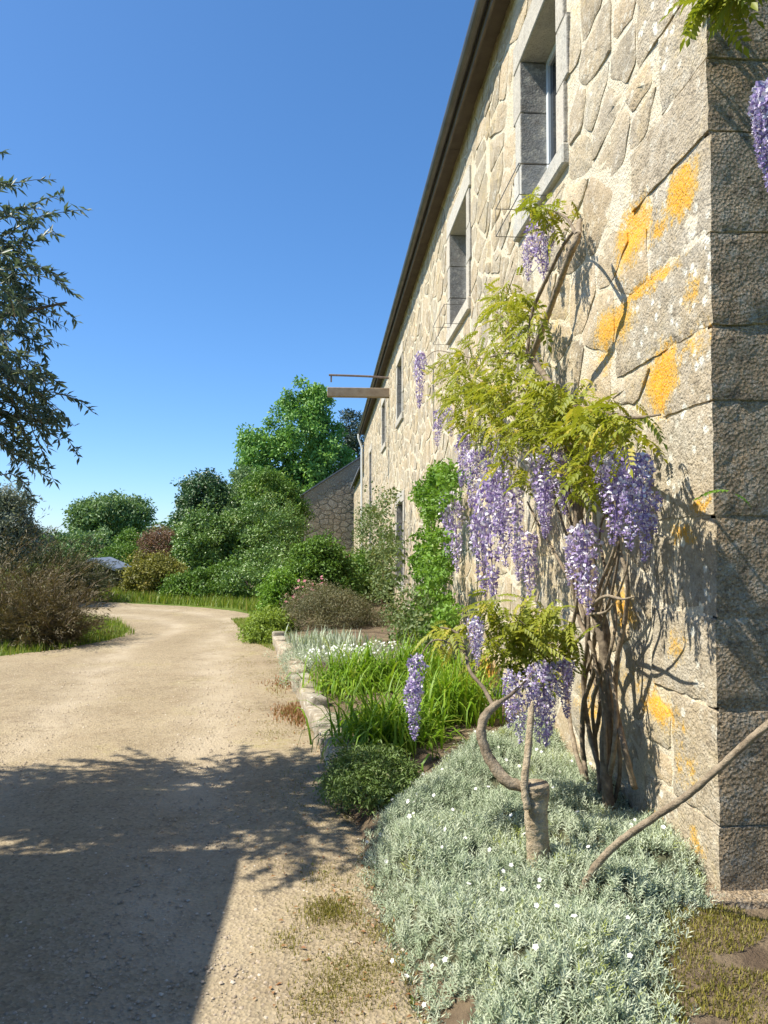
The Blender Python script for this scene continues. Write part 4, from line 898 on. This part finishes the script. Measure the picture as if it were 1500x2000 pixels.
def sprig():
    P, D, N, L = [], [], [], []
    for k in range(6):
        z = .15 + k * .14; an = k * 1.57 + .3
        for s_ in (0, math.pi):
            a = an + s_; P.append((0, 0, z)); D.append((math.cos(a), math.sin(a), .75 + .1 * k)); N.append((-math.cos(a) * .6, -math.sin(a) * .6, 1)); L.append(.50 - .04 * k)
    V, Fc = kites(np.array(P), np.array(D), np.array(N), np.array(L), np.array(L) * .19, .12); return V, Fc, np.repeat(rng.uniform(.25, .6, len(P)), 4)
SP = sprig(); n = len(x); D = np.c_[rng.normal(0, .38, n), rng.normal(0, .38, n) - .15, np.ones(n)]; N = rng.normal(size=(n, 3))
fm = frames(N, D)    # columns S, D', U ; want template z -> D
Zd = unit(D); Xd = unit(np.cross(N, Zd)); Yd = np.cross(Zd, Xd); Rm = np.stack([Xd, Yd, Zd], 2)
V, Fc, T = scatter(*SP, np.c_[x, y, carpet_z(x, y) - .035], Rm, rng.uniform(.032, .085, n)); pat = np.array([mn.noise(Vector((a * 3.1, b * 3.1, .5))) + .6 * mn.noise(Vector((a * 8, b * 8, 2.5))) for a, b in zip(x, y)]); T = np.clip(T + .42 * pat.repeat(len(SP[0])), 0, 1)
link('foliage', npmesh('foliage', V, Fc, T), M['silver'], cp)
def flowers(name, P, size, mat, parent, face=None):
    n = len(P); parts = []; N = unit(np.array([-.3, -.5, .8]) + rng.normal(0, .35, (n, 3))); U = unit(np.cross(N, rng.normal(size=(n, 3)))); W_ = np.cross(N, U)
    for k in range(5):
        a = k * 2 * math.pi / 5; D = U * math.cos(a) + W_ * math.sin(a) + N * .25; V, Fc = kites(P, D, N, size, size * .8, .1, .65); parts.append((V, Fc, np.repeat(rng.uniform(0, 1, n), 4)))
    return foliage_obj(parts, name, mat, parent)
sel = rng.choice(len(x), 80); flowers('blossom', np.c_[x[sel], y[sel], carpet_z(x[sel], y[sel]) + rng.uniform(.03, .06, 80)], rng.uniform(.008, .013, 80), M['white_flower'], cp)

def bz(x, y): return float(max(bed_z(np.float64(x), np.float64(y)), .0))
def lily(name, label, x, y, n, L, spread, wd=.019, lean=.85, mat='lily', droop=1.0):
    r = empty(name, (x, y, bz(x, y)), label, 'plant'); foliage_obj(blades((x, y, bz(x, y) - .02), n, L, wd, spread, lean, droop, 5), 'foliage', M[mat], r); return r
lily('daylily_clump', 'sunlit clump of bright green strap leaves beside the stone edging', .34, 7.7, 640, .60, .20, lean=1.05)
lily('daylily_clump', 'shaded dark clump of arching strap leaves at the bed edge', .45, 5.6, 620, .58, .17, lean=1.1)
lily('daylily_clump', 'upright green strap-leaved clump between the pruned stump and wall', 1.0, 6.1, 420, .62, .14, lean=.7)
lily('daylily_clump', 'strap-leaved clump tucked behind the drooping flower spike', .95, 7.8, 420, .60, .17)
def mound(name, label, x, y, rx, ry, h, mat, n, per, L, W, cr, cat='plant', up=.5):
    r = empty(name, (x, y, bz(x, y)), label, cat); z0 = bz(x, y); d = rdir(n, .6); d[:, 2] = np.abs(d[:, 2]); k = rng.uniform(.6, 1, n)
    C = np.c_[x + d[:, 0] * rx * k, y + d[:, 1] * ry * k, z0 + d[:, 2] * h * k]
    foliage_obj(leaf_cloud(C, cr, per, L, W, up=up), 'foliage', M[mat], r); return r
mound('thyme_mound', 'low fine-leaved green mound spilling over the edge in tree shade', .26, 4.7, .30, .50, .20, 'thyme', 190, 70, .028, .010, .075)
mound('heath_mound', 'wide grey-brown heath mound in the middle of the bed', .05, 13.2, .95, .9, .62, 'heath', 300, 70, .055, .010, .15)
mound('lime_mound', 'lime green mound where the bed meets the track', -.95, 12.9, .42, .8, .50, 'lime', 150, 60, .06, .028, .14)
mound('leafy_bush', 'rounded green bush in the bed below the drainpipe', -.15, 17.2, .85, .8, 1.55, 'green', 280, 75, .085, .045, .2, 'bush')
mound('leafy_bush', 'smaller fresh green bush at the outer bed edge', -.95, 16.4, .5, .6, .85, 'bright', 150, 70, .075, .04, .16, 'bush')
mound('leafy_bush', 'dark green bush against the wall beyond the rose', .95, 18.5, .6, .8, 1.2, 'green', 160, 70, .08, .04, .18, 'bush')
# lamb's ears and pale edging plants
r = empty('lambs_ear_clump', (-.15, 10.6, bz(-.15, 10.6)), 'pale silver upright-leaved clump behind the bright strap leaves', 'plant')
B = np.c_[rng.normal(-.08, .34, 620), rng.normal(10.6, .55, 620), np.full(620, .12)]; B = B[B[:, 0] > redge(B[:, 1]) + .08]
foliage_obj(blades(B, 0, .26, .030, 0, .5, .6, 3), 'foliage', M['silver'], r)
r = empty('white_rock_plant', (.2, 9.2, bz(.2, 9.2)), 'low strip of white-flowered rock plant behind the strap leaves', 'plant')
B = np.c_[rng.normal(.25, .38, 420), rng.normal(9.1, .18, 420), np.zeros(420)]; B = B[(B[:, 0] > redge(B[:, 1]) + .06)]; B[:, 2] = bed_z(B[:, 0], B[:, 1]) + .14 + rng.uniform(0, .08, len(B))
foliage_obj(leaf_cloud(B[::3] - [0, 0, .06], .08, 40, .03, .010), 'foliage', M['silver'], r); flowers('blossom', B[::3], .016, M['white_flower'], r)
r = empty('grey_santolina', (-.35, 9.3, bz(-.35, 9.3)), 'grey-silver cushion tumbling over the pale edging stones', 'plant')
C = np.c_[rng.normal(-.33, .10, 130), rng.normal(9.5, .75, 130), rng.uniform(.10, .26, 130)]; foliage_obj(leaf_cloud(C, .07, 55, .03, .007), 'foliage', M['silver'], r)
r = empty('pink_flower_clump', (-.35, 14.6, bz(-.35, 14.6)), 'dusty pink flowering clump between the heath and the bush', 'plant')
C = np.c_[rng.normal(-.35, .2, 60), rng.normal(14.8, .3, 60), rng.uniform(.3, .85, 60)]; foliage_obj(leaf_cloud(C, .12, 40, .05, .02), 'foliage', M['heath'], r); flowers('blossom', C + rng.normal(0, .06, C.shape) + [0, -.1, .05], .035, M['pink'], r)
r = empty('red_flower_clump', (.55, 20.5, bz(.55, 20.5)), 'dark red flower clump by the foot of the drainpipe', 'plant')
C = np.c_[rng.normal(.45, .15, 50), rng.normal(20.5, .2, 50), rng.uniform(.7, 1.35, 50)]; foliage_obj(leaf_cloud(C, .13, 40, .06, .03), 'foliage', M['green'], r); flowers('blossom', C[:30] + [0, -.15, 0], .05, M['pink'], r)
# wall climbers
def climber(name, label, blobs, n, per, L, W, cr, mat, stems, cat='climber'):
    b = wall_pt(*stems[0][0]); r = empty(name, (b.x, b.y, .15), label, cat)
    for s_ in stems: tube_obj('stem', [wall_pt(*p) for p in s_], list(np.linspace(.018, .005, len(s_))), M['twig'], r, sides=5, n=4, wob=.05)
    foliage_obj(leaf_cloud(clumps(blobs, n), cr, per, L, W), 'foliage', M[mat], r); return r
climber('green_climber', 'bright leafy green climber in a narrow column against the wall', [(850,965,36,34,.3),(870,930,30,24,.25),(840,1040,24,60,.3),(842,1110,34,50,.34),(850,1180,36,48,.36),(840,1215,40,30,.4)], 170, 60, .055, .036, .10, 'bright', [[(848,1260,.25),(850,1150,.25),(842,1050,.25),(855,960,.22)]])
climber('climbing_rose', 'airy climbing rose on the wall left of the tall ground-floor window', [(748,970,22,26,.35),(735,1020,26,34,.4),(752,1060,22,50,.4),(718,1010,22,24,.5),(745,1115,30,50,.5),(712,1060,22,50,.6),(720,1150,28,40,.6)], 170, 26, .075, .045, .20, 'rose_leaf', [[(745,1190,.4),(748,1100,.4),(735,1020,.35),(750,960,.3)], [(720,1190,.6),(712,1100,.55),(718,1010,.5)]], 'rose')
climber('rose_bush', 'sprawling pale-leaved rose bush below the tall window', [(805,1185,40,40,.45),(775,1215,40,34,.55),(825,1230,40,30,.45),(790,1250,40,22,.5),(760,1185,26,26,.5)], 120, 26, .055, .034, .13, 'rose_leaf', [[(800,1280,.4),(805,1220,.45),(800,1160,.42)], [(775,1280,.5),(770,1230,.5),(760,1180,.5)]], 'rose')
# stone edging of the bed
se = empty('stone_edging', (-.1, 6.5, 0), 'row of pale rough stones edging the bed along the track', 'edging'); y_ = 5.0
while y_ < 12.0:
    L_ = random.uniform(.28, .55); xe = float(redge(y_ + L_ / 2)); hgt = random.uniform(.13, .21)
    me = bevel_box('stone', (-.09, -L_ / 2 + .015, -.06), (.10, L_ / 2 - .015, hgt), .03, .022, tint=random.random(), seg=2)
    me.polygons.foreach_set('use_smooth', np.ones(len(me.polygons), bool)); o = link('stone', me, M['edging'], se, (xe + .02, y_ + L_ / 2, .02))
    o.rotation_euler = (random.uniform(-.06, .06), random.uniform(-.12, .12), math.atan2(-(float(redge(y_ + L_)) - float(redge(y_))), L_) * -1 * -1 + random.uniform(-.08, .08)); y_ += L_
# ---------------------------------------------------------------- grass, weeds, moss, gravel
def inside(x, y, poly):
    ins = np.zeros(x.shape, bool); A = np.array(poly); n = len(A)
    for i in range(n):
        a, b = A[i], A[(i + 1) % n]; ins ^= ((a[1] > y) != (b[1] > y)) & (x < (b[0] - a[0]) * (y - a[1]) / (b[1] - a[1] + 1e-12) + a[0])
    return ins
def grass(name, label, poly, n, L, wd, mat, keepf=None, lean=.7):
    A = np.array(poly); x = rng.uniform(A[:, 0].min(), A[:, 0].max(), n * 4); y = rng.uniform(A[:, 1].min(), A[:, 1].max(), n * 4); k = inside(x, y, poly); x, y = x[k][:n], y[k][:n]
    V, Fc, T = blades(np.c_[x, y, np.zeros(len(x))], 0, L, wd, 0, lean, .8, 2)
    tag(link(name, npmesh(name, V, Fc, T), M[mat]), label, 'grass', kind='stuff')
VERGE = [(-9, 10.2), (-6.5, 10.6), (-4.7, 10.8), (-3.75, 11.9), (-3.3, 13.6), (-4.2, 16.0), (-6.2, 18.2), (-9, 19.6), (-14, 21), (-14, 12)]
grass('verge_grass', 'sunlit green grass verge inside the bend of the track', VERGE, 30000, .15, .012, 'grass')
FAR = [(-2.2, 18.9), (-1.3, 16.8), (-.9, 17.5), (.2, 26), (.5, 34), (-14, 34), (-9, 23.0), (-4.4, 20.6)]
grass('far_grass', 'strip of bright green grass below the shrubbery beyond the bend', FAR, 32000, .26, .022, 'grass')
grass('bank_grass', 'tufty green grass between the bed and the shrubbery', [(-1.45, 16.4), (-.9, 16.4), (.5, 20), (1.4, 33), (-.5, 40), (-3, 40), (-2.2, 18.9)], 9000, .22, .02, 'grass')
grass('edge_grass', 'thin yellow-green grass along the outer edge of the bed', [(-.75, 11.3), (-1.5, 16.4), (-2.0, 16.2), (-1.1, 12.2)], 5000, .07, .008, 'grass')
# mossy patches near the camera
C = []
for px, py, r_, n_ in ((650, 1790, .09, 1900), (690, 1925, .11, 2800), (620, 1980, .08, 500), (560, 1850, .06, 250), (735, 1830, .06, 350), (640, 1720, .09, 350), (770, 1900, .05, 300), (540, 1440, .10, 300)):
    c_ = ground_pt(px, py); C.append(np.c_[rng.normal(c_.x, r_ * .8, n_), rng.normal(c_.y, r_ * .9, n_), np.full(n_, .018)])
mx_, my_ = rng.uniform(.98, 2.3, 30000), rng.uniform(1.9, 2.96, 30000); kk = np.array([mn.noise(Vector((a * 5, b * 5, 3.3))) > -.22 for a, b in zip(mx_, my_)]); mx_, my_ = mx_[kk], my_[kk]; C.append(np.c_[mx_, my_, bed_z(mx_, my_) + .002])
my_ = rng.uniform(2.6, 16, 16000); mx_ = redge(my_) - np.abs(rng.normal(0, .16 + .02 * my_, 16000)); kk = np.array([mn.noise(Vector((a * 3.3, b * 2.1, 6.3))) > .02 for a, b in zip(mx_, my_)]); C.append(np.c_[mx_[kk], my_[kk], np.full(kk.sum(), .016)])
V, Fc, T = blades(np.concatenate(C), 0, .019, .0038, 0, .9, .8, 2); tag(link('moss', npmesh('moss', V, Fc, T), M['moss']), 'yellow-green moss tufts on the gravel beside the silver carpet', 'moss', kind='stuff')
C = []
for px, py, r_, n_ in ((575, 1395, .10, 700), (640, 1385, .12, 500), (560, 1340, .12, 400), (600, 1410, .08, 500)):
    c_ = ground_pt(px, py); C.append(np.c_[rng.normal(c_.x, r_, n_), rng.normal(c_.y, r_ * 1.6, n_), np.full(n_, .018)])
V, Fc, T = blades(np.concatenate(C), 0, .05, .010, 0, .9, .8, 2); tag(link('dry_weeds', npmesh('dry_weeds', V, Fc, T), M['dryweed']), 'rust-brown dry weeds at the foot of the edging stones', 'weeds', kind='stuff')
# loose gravel
n = 24000; t = rng.uniform(0, 1, n); y = 1.6 + 9 * t ** 1.7; x = rng.uniform(-1, 1, n) * (y * .5) - y * .02; k = (x < redge(y) + .02) & (x > -8); x, y = x[k], y[k]; n = len(x)
tv = np.array([(1, 0, 0), (0, 1, 0), (-1, 0, 0), (0, -1, 0), (0, 0, .7), (.6, .6, .45), (-.6, .5, .4)], float); tf = np.array([(0, 5, 4), (5, 1, 4), (1, 6, 4), (6, 2, 4), (2, 3, 4), (3, 0, 4), (0, 1, 5), (1, 2, 6)])
a = rng.uniform(0, 6.28, n); Rm = np.zeros((n, 3, 3)); Rm[:, 0, 0] = np.cos(a); Rm[:, 0, 1] = -np.sin(a); Rm[:, 1, 0] = np.sin(a); Rm[:, 1, 1] = np.cos(a); Rm[:, 2, 2] = 1
S = .0028 + .0075 * rng.uniform(0, 1, n) ** 4 + .00025 * y
V, Fc, T = scatter(tv, tf, np.full(len(tv), .4), np.c_[x, y, np.array([.018 + .009 * mn.noise(Vector((a_, b_, 0)) * 1.3) for a_, b_ in zip(x, y)])], Rm, S); tag(link('gravel', npmesh('gravel', V, Fc, np.repeat(rng.uniform(0, .95, n), len(tv)), smooth=True), M['pebble']), 'loose pale gravel stones scattered over the track', 'gravel', kind='stuff')

# dead leaves and petals along the bed edge
n = 520; y = 2.0 + 7 * rng.uniform(0, 1, n) ** 1.5; x = redge(y) - np.abs(rng.normal(0, .35, n)) + .05
V, Fc = kites(np.c_[x, y, np.full(n, .026)], np.c_[rng.normal(size=(n, 2)), rng.uniform(-.1, .25, n)], np.c_[rng.normal(0, .3, (n, 2)), np.ones(n)], rng.uniform(.012, .032, n), rng.uniform(.006, .014, n), .3)
tag(link('leaf_litter', npmesh('leaf_litter', V, Fc, np.repeat(rng.uniform(0, 1, n), 4)), M['dryweed']), 'dead brown leaves littering the track beside the bed', 'leaf litter', kind='stuff')

GROUPS = {'shrub': 'shrubs along the track and beyond its bend', 'tree': 'trees around the farm', 'wisteria': 'wisterias at the house corner', 'bush': 'bushes in the flower bed', 'rose': 'roses along the wall'}
for o in list(COL.objects):
    if o.parent is None and 'category' in o:
        gname = 'strap-leaved clumps in the bed' if o.name.startswith('daylily') else GROUPS.get(o['category'])
        if gname: o['group'] = gname
